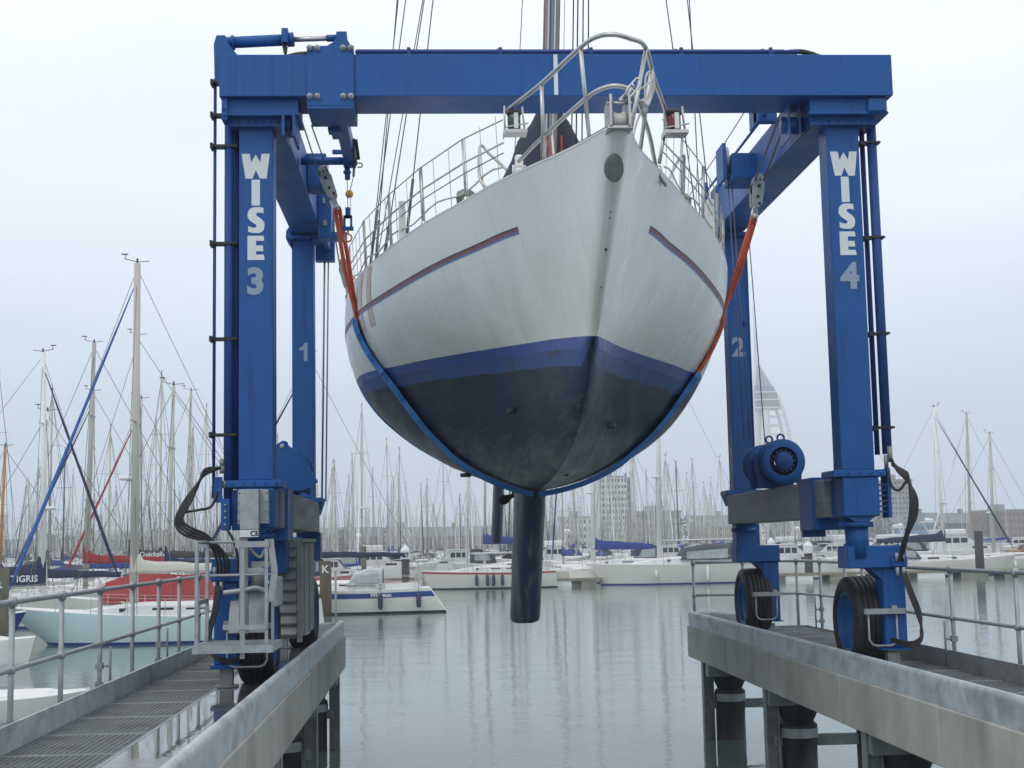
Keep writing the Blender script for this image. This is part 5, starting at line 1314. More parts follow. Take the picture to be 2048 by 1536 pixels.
make_yacht('moored_yacht', (-17.2,64.8,0), 'white yacht with a second tall mast beside the TIGRIS mast', None, PI, 10, 3.1, 1.0, .05, 9.6, cover=NAVY, boom_z=2.1, detail=1, mast_m=FEND)
make_yacht('moored_yacht', (-14.8,76,0), 'white yacht with bright blue cockpit cover', None, PI, 10, 3.1, 1.0, .1, 11.3, cover=SKYB, boom_z=2.1, detail=1, hood=SKYB, furl=REDM)
make_yacht('moored_yacht', (-18.2,80,0), 'white yacht with royal blue sail cover and dark furled sail on the left', None, PI, 11, 3.3, 1.1, .1, 12.2, cover=ROYAL, boom_z=2.3, detail=1, furl=CHAR)
make_yacht('moored_yacht', (-13.5,84,0), 'white yacht with blue sprayhood between the red tent and the hoist', None, PI, 10.5, 3.2, 1.1, .1, 12.6, cover=ROYAL, boom_z=2.3, detail=1, hood=ROYAL)
W_, _ = make_yacht('moored_yacht', (-6.0,68.6,0), 'white yacht with blue side band lettered Widgeon and navy boom cover, behind the K pile', None, PI, 11.6, 3.5, 1.10, .02, 12.7, hullc=CREAM, bootc=BLACKM, stripe=BOOT, cover=NAVY, boom_z=2.72, boom_l=.42, cover_h=.22, detail=2, stern='scoop', hood=COVER, hood_l=1.7,
           fenders=((.20,1,FENDB,.75),(.50,1,FENDB,.75),(.045,1,FENDB,.7)), furl=NAVY, mast_r=.11, bow_f=1.3, srng=(.66,.88))
side_text(W_, 'Widgeon', .27, LETTER, -3.5, 1.66, .80, 1)
Rd, _ = make_yacht('moored_yacht', (3.9,101.6,0), 'white yacht with red sheer stripe and four dark fenders left of the keel', None, PI, 9.6, 3.1, 1.15, .156, 13.5, hullc=CREAM, bootc=BLACKM, stripe=REDM, srng=(.86,.96), cover=None, boom_z=2.5, detail=2, fenders=((.59,1,FENDB,.8),(.51,1,FENDB,.8),(.465,1,FENDB,.8),(.40,1,FENDB,.8)), ov=.05, bow_f=1.15, mast_m=FEND, mast_r=.12, hood=REDCAN)
J_, _ = make_yacht('moored_yacht', (18.2,103.2,0), 'long white yacht with charcoal cockpit canopy and two white fenders right of the keel', None, PI, 13.2, 4.0, 1.38, .12, 18.5, hullc=CREAM, bootc=ROYAL, cover=None, boom_z=3.15, boom_l=.5, detail=2, fenders=((.66,1,FEND,.55),(.38,1,FEND,1.1)), ov=.05, bow_f=1.12, mast_m=FEND, mast_r=.16, hood=CHAR, hood_l=3.9, hood_x=.02, hood_h=1.45, cabin_h=.55, radar=True)
make_yacht('moored_yacht', (14.4,110,0), 'yacht with deep royal blue sail cover behind the long white yacht', None, PI, 12, 3.6, 1.3, .16, 16.5, cover=ROYAL, boom_z=2.6, boom_l=.40, cover_h=.62, detail=2, mast_m=FEND, mast_r=.17, radar=True)
make_yacht('moored_yacht', (6.8,112,0), 'yacht with blue sail cover behind the red striped yacht', None, PI, 11, 3.5, 1.3, .25, 15, cover=ROYAL, boom_z=3.2, boom_l=.42, cover_h=.55, detail=1, mast_r=.12)
make_yacht('moored_yacht', (10.2,108,0), 'small blue covered yacht moored at the short pontoon', None, R(100), 9, 3.0, 1.05, .1, 13, cover=ROYAL, boom_z=2.2, detail=1, furl=ROYAL)
make_yacht('moored_yacht', (39.2,108,0), 'white yacht with dark canopy and two yellow horseshoe buoys on the right', None, 0, 12.8, 3.8, 1.15, .05, 13.2, cover=NAVY, boom_z=2.7, boom_l=.42, cover_h=.5, detail=2, hood=CHAR, hood_l=2.6, hood_x=-.13, hood_h=1.35, ring=True, furl=NAVY, radar=True, mast_m=FEND, mast_r=.13)
make_yacht('moored_yacht', (37.5,118,0), 'white yacht with bare mast and crossed spreaders nearest the hoist on the right', None, PI, 10.5, 3.2, 1.1, .1, 13.6, detail=1, mast_r=.12)
make_yacht('moored_yacht', (50.0,126,0), 'white yacht with bare mast by the right edge', None, PI, 10.5, 3.2, 1.1, .1, 14.2, detail=1, mast_r=.12, furl=FEND)
make_yacht('moored_yacht', (47.0,116,0), 'white yacht with cream ketch mast and white dome on the right', None, PI, 11, 3.2, 1.1, .0, 11.6, detail=1, mast_r=.13, mast_m=MASTC, radar=True)

# --- motor cruisers
def make_cruiser(loc, rz, label, Lh=9, B=3.2, fb=1.25, hullc=None, fly=False, canopy=None, group=None, wood=False):
    r_ = empty('motor_cruiser', loc, label, 'motor boat', group, rz)
    def put(q, n_, mats, par=None):
        me = bpy.data.meshes.new(n_); me.from_pydata(q.v, [], q.f)
        for m_ in (mats if isinstance(mats, (list,tuple)) else [mats]): me.materials.append(m_)
        me.polygons.foreach_set('material_index', q.m); me.polygons.foreach_set('use_smooth', q.sm); me.update()
        o = bpy.data.objects.new(n_, me); COL.objects.link(o); o.parent = par or r_; return o
    hc = hullc or FEND
    q = MB(); hull_mesh(q, Lh, B, fb, 1.35, .12, 'straight', .1, False); put(q, 'hull', [hc, ROYAL, ROYAL, hc, OFFW])
    W_ = B*.40
    q = MB(); f = lambda u,v,w_: (u, -W_+w_, v)
    top = VARN if wood else OFFW
    q.prism([(-.18*Lh,fb),(.30*Lh,fb+.05),(.20*Lh,fb+.45),(.08*Lh,fb+.55),(-.02*Lh,fb+1.35),(-.18*Lh,fb+1.38)], 2*W_, f); cabn = put(q, 'cabin', top)
    for s_ in (-1,1):
        for k in range(3):
            q = MB(); xa = -.165*Lh+k*.055*Lh; q.box((xa, s_*W_-.01*s_, fb+.75),(xa+.045*Lh, s_*(W_+.012), fb+1.18)); put(q, 'window', GLASSD, cabn)
        q = MB(); q.box((.02*Lh,s_*W_-.01*s_,fb+.25),(.12*Lh,s_*(W_+.012),fb+.42)); put(q, 'window', GLASSD, cabn)
    q = MB(); q.add([(-.015*Lh,-W_*.9,fb+1.30),(-.015*Lh,W_*.9,fb+1.30),(.078*Lh,W_*.9,fb+.60),(.078*Lh,-W_*.9,fb+.60)], [(0,1,2,3),(3,2,1,0)]); q.v = [(x+.03,y,z+.03) for x,y,z in q.v]; put(q, 'windscreen', GLASSD, cabn)
    q = MB(); q.box((-.20*Lh,-W_-.06,fb+1.385),(.01*Lh,W_+.06,fb+1.45)); put(q, 'roof', OFFW)
    if fly:
        q = MB(); q.box((-.19*Lh,-W_*.9,fb+1.455),(-.01*Lh,W_*.9,fb+1.95), bev=.1); q.bar((-.17*Lh,-W_,fb+1.5),(-.22*Lh,-W_,fb+2.6),.2,.06); q.bar((-.17*Lh,W_,fb+1.5),(-.22*Lh,W_,fb+2.6),.2,.06); q.box((-.24*Lh,-W_,fb+2.58),(-.20*Lh,W_,fb+2.68)); put(q, 'flybridge', OFFW)
        q = MB(); q.lathe([(.001,0),(.25,.02),(.28,.12),(.2,.26),(.001,.3)],(-.22*Lh,.3,fb+2.69),'z',14); q.lathe([(.001,0),(.18,.02),(.2,.10),(.14,.2),(.001,.22)],(-.22*Lh,-.5,fb+2.69),'z',14); put(q, 'satellite_dome', FEND)
    if canopy is not None:
        q = MB(); q.prism([(-.46*Lh,fb+.1),(-.205*Lh,fb+.1),(-.205*Lh,fb+1.42),(-.30*Lh,fb+1.46),(-.43*Lh,fb+1.0)], 2*W_, f); cn = put(q, 'cockpit_canopy', canopy)
        for s_ in (-1,1):
            q = MB(); q.add([(-.40*Lh,s_*(W_+.008),fb+.45),(-.24*Lh,s_*(W_+.008),fb+.45),(-.24*Lh,s_*(W_+.008),fb+1.2),(-.37*Lh,s_*(W_+.008),fb+1.05)], [(0,1,2,3)]); put(q, 'clear_panel', COVER, cn)
    q = MB(); 
    for s_ in (-1,1): q.tube([(-.1*Lh,s_*B*.46,fb+.5),(.3*Lh,s_*B*.36,fb+.85),(.47*Lh,s_*.12,fb+1.05)],.018,5); [q.cyl((x*Lh,s_*B*y,fb+.1),(x*Lh,s_*B*y,fb+z),.014,4) for x,y,z in ((.0,.46,.58),(.15,.42,.7),(.3,.36,.85))]
    q.cyl((-.15*Lh,.2,fb+1.45),(-.16*Lh,.2,fb+2.9),.02,5); put(q, 'guard_rail', STEEL)
    return r_
make_cruiser((28.2,109,0), 0, 'white cabin cruiser with two portholes, between the right hoist legs', 9.2, 3.1, 1.25)
make_cruiser((33.8,121,0), PI, 'white cruiser with blue canopy behind the dark capped post', 8.5, 3, 1.2, canopy=ROYAL)
make_cruiser((46.6,122,0), 0, 'large white flybridge motor yacht with twin domes on the right', 13, 4.2, 1.7, fly=True)
make_cruiser((52.0,121,0), PI, 'white motor boat with varnished orange wheelhouse at the right edge', 9, 3.2, 1.2, wood=True)
make_cruiser((38.2,128,0), 0, 'white flybridge cruiser behind the bare mast on the right', 10, 3.4, 1.4, fly=True, canopy=CHAR)
make_cruiser((10.0,127,0), PI, 'white wheelhouse cruiser just right of the keel', 9.5, 3.4, 1.4, fly=True)
make_cruiser((22.8,131,0), 0, 'white cruiser with navy canopy behind the long yacht', 9.5, 3.4, 1.3, canopy=NAVY)
make_cruiser((-4.2,120,0), 0, 'white cruiser with blue canopy behind the numbered post', 9.5, 3.2, 1.3, canopy=ROYAL, fly=True)
make_cruiser((1.4,124,0), PI, 'white cruiser with dark canopy left of the keel', 9.0, 3.2, 1.3, canopy=CHAR)
make_cruiser((48.6,107.5,0), PI, 'small white dinghy shaped launch with open red canopy frame at the right edge', 5.5, 2.2, .9, canopy=REDCAN)

for x, y, rz_, kw_, lb in ((31.5,135,0,dict(canopy=NAVY),'white cruiser with navy canopy far behind the right hoist legs'),
        (43.0,134,PI,dict(canopy=CHAR,fly=True),'white flybridge cruiser behind the two yachts on the right'),
        (56.5,132,0,dict(canopy=ROYAL),'white cruiser with blue canopy half cut by the right edge'),
        (36.0,146,PI,dict(fly=True),'far white flybridge cruiser near the concrete tower block'),
        (50.5,145,0,dict(canopy=NAVY,fly=True),'far white cruiser in front of the brown brick building'),
        (60.0,152,PI,dict(canopy=CHAR),'far white cruiser in front of the red brick flats')):
    make_cruiser((x,y,0), rz_, lb, 9.5, 3.3, 1.35, **kw_)
# red workboats moored behind the Widgeon boom
for x, y, lb in ((-4.9,112,'red hulled boat with black bulwark behind the navy boom cover'), (-3.4,96,'small red inflatable boat by the brown mooring pile')):
    if y > 100: make_cruiser((x-2.5,y,0), 0, lb, 6.5, 2.6, .85, hullc=REDM, canopy=NAVY)
    else:
        r_ = empty('inflatable_boat', (x,y,0), lb, 'dinghy')
        q = MB(); q.tube([(x-2,y-.8,.42),(x+1,y-.8,.42),(x+1.9,y-.45,.5),(x+2.2,y,.55),(x+1.9,y+.45,.5),(x+1,y+.8,.42),(x-2,y+.8,.42)],.30,12); q.build('tube', REDM, r_)
        q = MB(); q.box((x-1.9,y-.7,.15),(x+1.3,y+.7,.35)); q.box((x-2.0,y-.6,.2),(x-1.9,y+.6,.75)); q.build('floor', OFFW, r_)
        q = MB(); q.box((x-2.2,y-.2,.5),(x-1.9,y+.2,1.15), bev=.06); q.build('outboard_engine', BLACKM, r_)

# --- mooring piles and posts
def pile(name, x, y, z1, r, mat, label, cat='pile', group=None, cap=None, txt=None, tz=None, ts=.3):
    e = empty(name, (x,y,0), label, cat, group)
    q = MB(); q.tube([(x,y,-1.5),(x,y,z1)], r, 14, rs=[r*1.06, r]); q.build('shaft', mat, e)
    if cap:
        q = MB(); q.lathe([(r*1.25,z1),(r*1.25,z1+.55),(r*1.15,z1+.62),(.02,z1+.95)], (x,y,0), 'z', 16, 0, False); q.add([(x-r*1.25,y,z1),(x+r*1.25,y,z1),(x,y+r,z1)],[(0,1,2)]); q.build('cap', LETTER, e)
    if txt: text_mesh('number_plate', txt, ts, BLACKM if cap else LETTER, e, (x, y-r*(1.28 if cap else 1.0)-.012, tz), (1,0,0), (0,0,1), extr=.004, offset=.012)
    return e
pile('mooring_pile', px2x(654,66), 66, 2.55, .27, PILE, 'brown timber mooring pile with white letter K', txt='K', tz=2.0, ts=.5)
pile('mooring_pile', px2x(673.5,65), 65, 2.1, .05, GALVD, 'thin grey pole beside the K pile')
pile('mooring_pile', px2x(729,94), 94, 3.2, .17, PILEG, 'plain weathered pile right of the K pile')
pile('mooring_pile', px2x(811,92), 92, 2.3, .26, STEELP, 'black steel pile with pointed white cap marked 27', cap=True, txt='27', tz=2.42, ts=.42)
pile('mooring_pile', px2x(1617,104), 104, 2.0, .30, STEELP, 'black capped steel pile between the right hoist legs', cap=True)
pile('mooring_pile', px2x(1542,112), 112, 2.3, .25, STEELP, 'far black capped pile beside the rear right hoist leg', cap=True)
pile('mooring_pile', px2x(1967,104), 104, 3.4, .32, STEELP, 'tall dark uncapped pile on the right')
pl = pile('mooring_pile', -13.22, 43.8, 2.75, .31, PILEG, 'thick green stained timber pile cut by the left edge of the picture')
q = MB(); q.box((-13.25,43.44,2.15),(-13.0,43.48,2.20)); q.box((-13.10,43.44,2.2),(-13.06,43.48,2.35)); q.build('painted_mark', LETTER, pl)
e = empty('mooring_buoy', (-12.95,42.2,0), 'round blue mooring buoy low at the left edge', 'buoy')
q = MB(); q.lathe([(.001,-.3),(.2,-.22),(.30,0),(.27,.18),(.12,.33),(.001,.36)], (-13.0,42.2,.12), 'z', 20); q.build('float', ROYAL, e)
q = MB(); q.lathe([(.001,-.2),(.25,-.15),(.3,-.05),(.28,.0)], (-13.0,42.2,-.1), 'z', 20); q.build('skirt', BLACKM, e)
# two small boats beyond the left rail
def dinghy(loc, rz, Lh, B, fb, label, m_=None):
    r_ = empty('dinghy', loc, label, 'dinghy', None, rz)
    q = MB(); hull_mesh(q, Lh, B, fb, 1.2, .06, 'straight', .05, False)
    me = bpy.data.meshes.new('hull'); me.from_pydata(q.v, [], q.f); [me.materials.append(k) for k in (m_ or FEND, OFFW, OFFW, OFFW, OFFW)]
    me.polygons.foreach_set('material_index', q.m); me.polygons.foreach_set('use_smooth', q.sm); o = bpy.data.objects.new('hull', me); COL.objects.link(o); o.parent = r_
    q = MB(); rows = [[(x,-B*.3*w_,fb*1.08),(x,0,fb*1.08+h_),(x,B*.3*w_,fb*1.08)] for x,w_,h_ in ((-.4*Lh,1,.02),(-.2*Lh,1,.12),(.2*Lh,.8,.12),(.4*Lh,.4,.03))]; q.grid(rows, flip=True)
    me = bpy.data.meshes.new('foredeck'); me.from_pydata(q.v, [], q.f); me.materials.append(OFFW); o = bpy.data.objects.new('foredeck', me); COL.objects.link(o); o.parent = r_
dinghy((-8.05,28.2,0), R(8), 2.6, 1.3, .42, 'small rounded white dinghy just outside the left toe plate')
dinghy((-13.4,42.6,0), R(-12), 3.6, 1.5, .62, 'white dinghy bow poking out beside the green timber pile')
make_cruiser((-16.3,47.6,0), R(-8), 'blue covered launch behind the green timber pile', 6, 2.3, .95, hullc=ROYAL, canopy=ROYAL)

# --- pontoons
def pontoon(x0, x1, y, w_, label, group='marina pontoons', along='x'):
    e = empty('pontoon', ((x0+x1)/2 if along == 'x' else x0, y, 0), label, 'pontoon', group)
    q = MB(); q.box((x0,y,.38),(x1,y+w_,.56)); q.build('deck', pm('pontoon_deck',(.20,.17,.13),(.28,.25,.20),3,.85), e) if 'pontoon_deck' not in bpy.data.materials else q.build('deck', bpy.data.materials['pontoon_deck'], e)
    n = max(2, min(60, int((x1-x0)/3.2)))
    fm = bpy.data.materials.get('pontoon_float') or pm('pontoon_float',(.18,.17,.13),(.30,.29,.24),2,.8,dirt=(.10,.11,.07),dscale=1.5)
    for k in range(n):
        xa = lerp(x0, x1, (k+.15)/n); q = MB(); q.box((xa,y+.05,-.35),(xa+(x1-x0)/n*.62,y+w_-.05,.375)); q.build('float', fm if k % 3 else FEND, e)
    return e
pontoon(8.6, 12.3, 102.6, 2.0, 'short pontoon with white floats off the keel')
pontoon(25.5, 62, 103.2, 2.2, 'long pontoon with pale floats along the right side')
pontoon(-36, -3.2, 104.5, 2.0, 'pontoon behind the K pile')
pontoon(-24, -6.5, 72.8, 1.8, 'near pontoon on the left between moored yachts')
pontoon(-5, 24, 114.6, 1.8, 'pontoon behind the red striped and long white yachts')

# --- the crowd of yachts further in: eight kinds, copied one by one
kinds = [
 (dict(cover=NAVY, mast_h=12.6, Lh=10), 'distant white yacht with navy sail cover in the crowded berths', 'distant yachts with navy covers'),
 (dict(cover=ROYAL, mast_h=13.8, Lh=11, hood=ROYAL), 'distant white yacht with royal blue cover and sprayhood in the crowded berths', 'distant yachts with royal blue covers'),
 (dict(cover=None, mast_h=11.4, Lh=9.2), 'distant white yacht with bare boom in the crowded berths', 'distant yachts with bare booms'),
 (dict(cover=OFFW, mast_h=14.8, Lh=11.8, radar=True, furl=FEND), 'distant larger yacht with white cover and radar dome', 'distant yachts with radar domes'),
 (dict(cover=CHAR, mast_h=12.0, Lh=10, hood=CHAR, furl=NAVY), 'distant yacht with charcoal cover and dark furled sail', 'distant yachts with charcoal covers'),
 (dict(cover=REDCAN, mast_h=11.8, Lh=9.6), 'distant yacht with dark red sail cover', 'distant yachts with red covers'),
 (dict(cover=NAVY, mast_h=13.2, Lh=10.6, hullc=pm('navy_hull',(.012,.02,.07),(.02,.03,.10),3,.3)), 'distant yacht with dark navy hull', 'distant yachts with navy hulls'),
 (dict(cover=ROYAL, mast_h=10.2, Lh=8.4, mast_m=pm('dark_mast',(.10,.10,.11),(.16,.16,.17),3,.5)), 'distant small yacht with dark mast', 'distant yachts with dark masts'),
]
protos = []
for i, (kw, lb, gp) in enumerate(kinds):
    r_, _ = make_yacht('berthed_yacht', (-30-i*8,420,0), lb, gp, PI/2, detail=0, windows=False, mast_r=.085, B=3.2, boom_z=2.3, **{k: v for k, v in kw.items()})
    protos.append(r_)
rnd = random.Random(21)
used = [False]*8; count = 0
def put_yacht(k, x, y, rz, sc):
    global count
    if not used[k]: o = protos[k]; used[k] = True
    else: o = copy_tree(protos[k])
    o.location = (x, y, 0); o.rotation_euler = (rnd.uniform(-.012,.012), 0, rz); o.scale = (1,1,sc); count += 1
rowsY = [88, 96, 119, 133, 148, 165, 183, 202, 223, 246, 271, 298, 328, 360, 396]
for yi, Yr in enumerate(rowsY):
    xl = -.318*Yr; xr = (.335 if Yr > 110 else -.085)*Yr
    if Yr in (88,): xr = -.10*Yr
    step = {0: 4.9, 1: 4.7, 2: 5.6}[yi % 3] * (1 if Yr < 240 else 1.18)
    x = xl + rnd.uniform(0,2)
    while x < xr:
        px = 866+x/Yr*2800
        if count >= 292: break
        skip = .08 if px < 1450 else (.55 if px < 1650 else .82)
        if Yr < 125 and 860 < px < 1500: skip = .45
        if rnd.random() > skip:
            k = rnd.choices(range(8), [5,4,5,3,3,1.2,2,2])[0]
            put_yacht(k, x, Yr+rnd.uniform(-1.2,1.2)+(3.5 if rnd.random() < .3 else 0), (PI/2 if rnd.random() < .5 else -PI/2)+rnd.uniform(-.05,.05), rnd.uniform(.84,1.16))
        x += step*rnd.uniform(.85,1.35)
for k in range(8):
    if not used[k]: put_yacht(k, -20+8*k, 405, PI/2, 1)
# the rest of the crowd, past counting
q = MB(); rn = random.Random(5)
for i in range(620):
    Yr = rn.uniform(405,462); x = rn.uniform(-.32*Yr, .30*Yr if rn.random() < .9 else .42*Yr); hm = rn.uniform(9.5,15.5); 
    q.tube([(x,Yr,.8),(x+rn.uniform(-.25,.25),Yr,hm)], .10, 5, rs=[.13,.08]); q.bar((x-.8,Yr,hm*.55),(x+.8,Yr,hm*.55),.08,.05)
    q.prism([(x-1.5,.0),(x+1.5,0),(x+1.65,1.1),(x-1.65,1.1)], 9, lambda u,v,w_: (u, Yr+w_*(1 if 1 else 0), v)); q.box((x-1,Yr+1,1.1),(x+1,Yr+6,1.6))
tag(q.build('far_berths', MASTC, None, (0,430,0)), 'furthest berths, a thicket of masts too many to count', 'yachts', None, 'stuff')
for Yp in (126, 156, 192, 234, 284, 344):
    pontoon(-.32*Yp, .34*Yp, Yp, 1.6, 'long grey pontoon between the distant rows of yachts', 'distant pontoons')
# ------------------------------------------------------------------ the town across the water
BRICK = pm('red_brick', (.24,.13,.10), (.30,.18,.14), .6, .9); BRICKD = pm('brown_brick', (.17,.12,.09), (.22,.16,.12), .6, .9)
CONCB = pm('pale_concrete', (.25,.235,.21), (.31,.295,.265), .3, .85); RENDER = pm('white_render', (.60,.60,.58), (.66,.66,.64), .3, .85)
SLATE = pm('slate_roof', (.13,.14,.16), (.19,.20,.22), .5, .8); ROOFG = pm('grey_roof', (.22,.23,.25), (.30,.31,.33), .4, .7)
WIN = pm('town_window', (.04,.05,.07), (.10,.13,.17), 2, .25); BLUEP = pm('blue_cladding', (.10,.20,.34), (.16,.27,.42), .5, .6); SAND = pm('sand_brick', (.36,.28,.18), (.42,.33,.22), .5, .9)
def block(x0, x1, y, dp, h, wall, roof, nx, nz, label, pitched=False, ww=.5, wh=.5, extra=None, group=None, name='town_building', z0=1.3):
    e = empty(name, ((x0+x1)/2, y, z0), label, 'building', group)
    q = MB(); q.box((x0,y,z0),(x1,y+dp,z0+h)); q.build('wall', wall, e)
    if pitched:
        q = MB(); q.prism([(y-.4,z0+h),(y+dp+.4,z0+h),(y+dp/2,z0+h+dp*.28)], x1-x0+.8, lambda u,v,w_: (x0-.4+w_, u, v)); rf = q.build('roof', roof, e)
        for k in range(max(1,int((x1-x0)/14))):
            cx = x0+(k+.5)*(x1-x0)/max(1,int((x1-x0)/14)); q = MB(); q.box((cx-.6,y+dp*.45,z0+h+dp*.15),(cx+.6,y+dp*.6,z0+h+dp*.28+1.4)); q.build('chimney', wall, rf)
    else:
        q = MB(); q.box((x0-.2,y-.2,z0+h),(x1+.2,y+dp+.2,z0+h+.5)); q.build('roof', roof, e)
        q = MB(); q.box((lerp(x0,x1,.35),y+dp*.3,z0+h+.5),(lerp(x0,x1,.55),y+dp*.7,z0+h+2.4)); q.build('plant_room', roof, e)
    sx = (x1-x0)/nx; sz = h/nz; q = MB(); q.box((x0+sx*(1-ww)/2,y-.06,z0+sz*(1-wh)/2),(x0+sx*(1+ww)/2,y-.01,z0+sz*(1+wh)/2)); w0 = q.build('window', WIN, e); first = True
    for i in range(nx):
        for j in range(nz):
            if first: first = False; continue
            o = w0.copy(); COL.objects.link(o); o.parent = e; o.location = Vector(w0.location)+Vector((i*sx,0,j*sz))
    return e
block(px2x(1197,520), px2x(1255,520), 520, 18, 25.5, RENDER, ROOFG, 9, 11, 'tall pale gridded office block rising above the masts right of the keel', ww=.6, wh=.5)
block(px2x(1255,522)-.3, px2x(1262,522), 522, 14, 25, pm('glass_stair',(.16,.20,.24),(.2,.25,.3),.5,.3), ROOFG, 1, 9, 'narrow glazed stair tower on the side of the pale office block', ww=.7)
block(px2x(1783,480), px2x(1836,480), 480, 16, 20.8, CONCB, CONCB, 7, 12, 'brown grey concrete tower block behind the front right hoist leg', ww=.55, wh=.45)
block(px2x(1995,476), px2x(2075,476), 476, 20, 9.6, BRICK, ROOFG, 9, 4, 'red brick waterside flats at the right edge')
block(px2x(1825,486), px2x(1900,486), 486, 14, 5.8, BRICK, SLATE, 9, 3, 'low red brick warehouse with dark roof on the right', True)
block(px2x(1905,500), px2x(1990,500), 500, 14, 5.8, BRICKD, SLATE, 8, 3, 'brown brick building behind the motor yachts', True)
block(px2x(1745,474), px2x(1880,474), 474, 12, 5.6, BLUEP, ROOFG, 12, 2, 'long low blue clad boat shed on the quay', ww=.8)
block(px2x(1560,478), px2x(1700,478), 478, 12, 7.2, CONCB, ROOFG, 12, 3, 'pale low offices seen under the right sill beam')
block(px2x(1262,480), px2x(1362,480), 480, 14, 11.4, CONCB, ROOFG, 12, 4, 'long pale flat roofed building right of the office block')
block(px2x(1395,479), px2x(1500,479), 479, 14, 6.2, SAND, SLATE, 10, 3, 'sand coloured houses beside the rear right column', True)
block(px2x(1120,483), px2x(1190,483), 483, 14, 10.0, RENDER, ROOFG, 8, 4, 'white flats just right of the keel')
block(px2x(1010,483), px2x(1100,483), 483, 14, 5.6, BRICKD, SLATE, 9, 3, 'brown brick terrace behind the keel', True)
block(px2x(830,479), px2x(985,479), 479, 12, 4.6, BRICK, SLATE, 16, 3, 'red brick terrace left of the rudder', True)
block(px2x(765,489), px2x(845,489), 489, 14, 7.6, RENDER, ROOFG, 9, 4, 'white flats behind the numbered post')
block(px2x(640,479), px2x(762,479), 479, 12, 5.0, BRICK, SLATE, 13, 3, 'red brick terrace just right of the left hoist legs', True)
block(px2x(445,485), px2x(620,485), 485, 12, 4.0, BRICKD, SLATE, 16, 3, 'brown terrace behind the left hoist legs', True)
block(px2x(280,481), px2x(430,481), 481, 12, 3.2, BRICK, SLATE, 14, 2, 'low red terrace left of the hoist', True)
block(px2x(90,484), px2x(260,484), 484, 12, 3.0, RENDER, SLATE, 14, 2, 'low white terrace in the left distance', True)
block(px2x(-60,480), px2x(70,480), 480, 12, 3.2, BRICKD, SLATE, 12, 2, 'low brown terrace at the far left', True)

# trees along the shore
def leafy(x, y, h, w_, seed, label):
    e = empty('shore_tree', (x,y,1.3), label, 'tree', 'trees along the far shore'); r_ = random.Random(seed)
    q = MB(); q.tube([(x,y,1.3),(x+.2,y,1.3+h*.35),(x,y,1.3+h*.6)], .3, 7, rs=[.4,.3,.12])
    for k in range(5): a = k*1.3; q.cyl((x,y,1.3+h*.35),(x+math.cos(a)*w_*.35,y+math.sin(a)*w_*.35,1.3+h*.7),.12,5,r2=.04)
    q.build('trunk', PILE, e)
    q = MB()
    for k in range(420):
        a = r_.uniform(0,6.28); t = r_.random()**.5; zf = r_.uniform(-1,1); rr = w_*.5*t*math.sqrt(max(0,1-zf*zf))*(1+.25*math.sin(3*a+seed)); c = Vector((x+rr*math.cos(a), y+rr*math.sin(a), 1.3+h*.62+zf*h*.38))
        s_ = r_.uniform(.25,.6); u = Vector((r_.uniform(-1,1),r_.uniform(-1,1),r_.uniform(-1,1))).normalized(); v = u.orthogonal().normalized()
        q.add([c-u*s_, c+v*s_*.7, c+u*s_, c-v*s_*.7], [(0,1,2,3)], r_.choice((0,0,1)))
    q.build('crown', [LEAF1, LEAF2], e)
LEAF1 = pm('foliage', (.05,.07,.035), (.07,.09,.045), 1, .9); LEAF2 = pm('foliage_light', (.09,.11,.06), (.11,.12,.07), 1, .9)
for i, (px, h_) in enumerate(((118,8),(160,7),(262,8),(330,9),(545,8),(700,8),(1105,7),(1378,10),(1540,9),(1768,9),(1990,9))):
    leafy(px2x(px,474), 474, h_, h_*1.15, i+3, 'hazy green tree on the shore in front of the terraces')

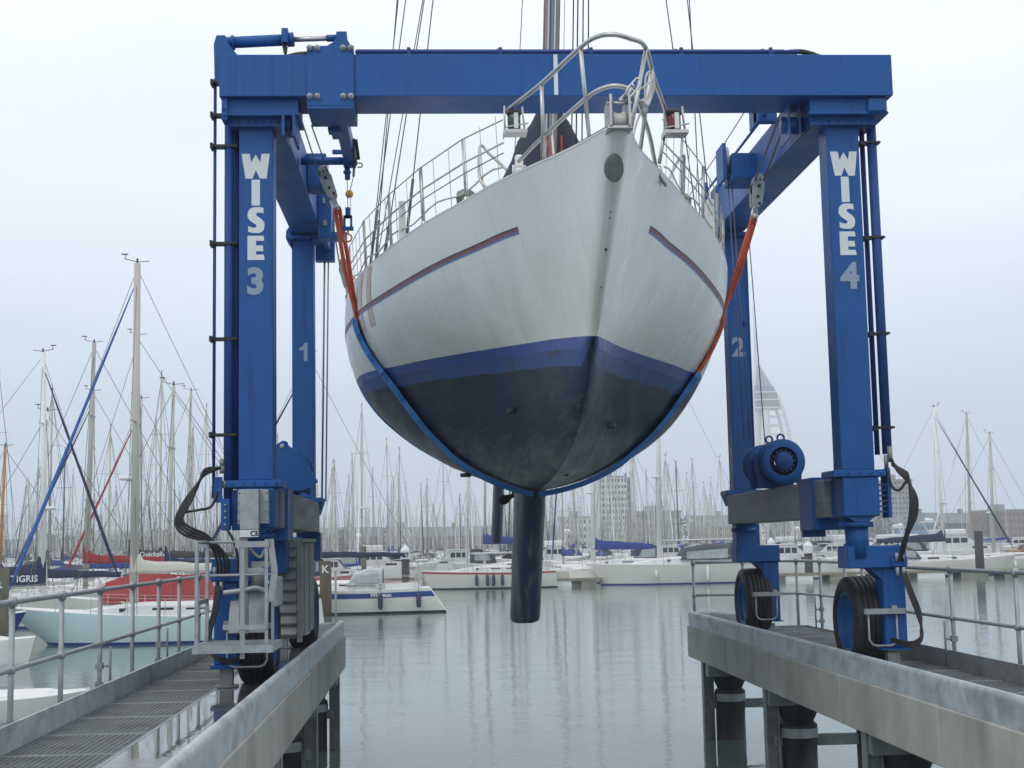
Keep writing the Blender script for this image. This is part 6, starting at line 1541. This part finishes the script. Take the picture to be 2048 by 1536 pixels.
# spinnaker shaped observation tower, about 170 m tall
TW = pm('tower_white', (.62,.65,.66), (.68,.70,.71), .05, .6); TG = pm('tower_glass', (.06,.13,.15), (.10,.19,.21), .1, .3)
TX, TY = 231.5, 1000
T = empty('observation_tower', (TX,TY,1.3), 'tall white sail shaped observation tower rising behind the rear right column', 'tower')
q = MB(); q.tube([(TX-1,TY,1.3),(TX+1,TY,60),(TX+4.5,TY,105),(TX+5.5,TY,126),(TX+4.9,TY,150),(TX+4.2,TY,172)], 4, 12, rs=[5.0,4.6,4.0,2.2,1.0,.35]); q.build('shaft', TW, T)
q = MB(); q.tube([(TX+8,TY-8,1.3),(TX+9,TY-8,60),(TX+9,TY-6,95),(TX+8,TY-2,115)], 2.6, 10, rs=[4.2,3.6,2.6,1.6]); q.build('shaft', TW, T)
for s_, yo in ((1,-9),(1,9)):
    q = MB(); pts = [(TX+14,TY+yo*.3,1.3),(TX+22,TY+yo,30),(TX+25.5,TY+yo,58),(TX+25.3,TY+yo,74),(TX+23,TY+yo,88),(TX+19.5,TY+yo*.9,101),(TX+14.5,TY+yo*.6,113),(TX+8.5,TY+yo*.2,124),(TX+5.5,TY,132)]
    q.tube(spline(pts,5), 1.1, 8, flat=1.2); q.build('sail_bow', TW, T)
prof_ = [(58,25.5),(74,25.3),(88,23),(101,19.5),(113,14.5),(124,8.5)]
for z in (44, 51, 58, 64.5, 71, 77.5, 84, 90.5):
    xr = tab([(1,14),(30,22),(58,25.5),(74,25.3),(88,23),(101,19.5),(113,14.5)], z)
    q = MB(); 
    for yo in (-9, 9): q.bar((TX+1,TY,z),(TX+xr,TY+yo,z+.3),.6,.7)
    q.build('cross_rib', TW, T)
for z, zt in ((97,101.5),(102.7,107),(108.2,112.4)):
    xr = tab([(88,23),(101,19.5),(113,14.5)], z); xr2 = tab([(88,23),(101,19.5),(113,14.5)], zt)
    q = MB(); q.prism([(TX+2,z),(TX+xr,z),(TX+xr2,zt),(TX+2,zt)], 17, lambda u,v,w_: (u, TY-8.5+w_, v)); q.build('view_deck', TG, T)
    q = MB(); q.prism([(TX+1.5,z-1.0),(TX+xr+.6,z-1.0),(TX+xr+.6,z-.02),(TX+1.5,z-.02)], 18.4, lambda u,v,w_: (u, TY-9.2+w_, v)); q.build('deck_floor', TW, T)
q = MB(); q.prism([(TX+3,112.6),(TX+14.6,112.6),(TX+9,122),(TX+5.5,128)], 12, lambda u,v,w_: (u, TY-6+w_, v)); q.build('roof_cone', ROOFG, T)
# small masts of shore furniture: two quayside lamp posts
for px in (1352, 1476):
    x = px2x(px,471.5); e = empty('street_lamp', (x,471.5,1.4), 'tall grey quayside lamp post on the far shore', 'street lamp', 'lamp posts on the far quay')
    q = MB(); q.tube([(x,471.5,1.4),(x,471.5,9.5)], .12, 6); q.build('pole', GALVD, e); q = MB(); q.box((x-.9,471.4,9.5),(x+.9,471.7,9.65)); q.build('lamp_head', GALVD, e)
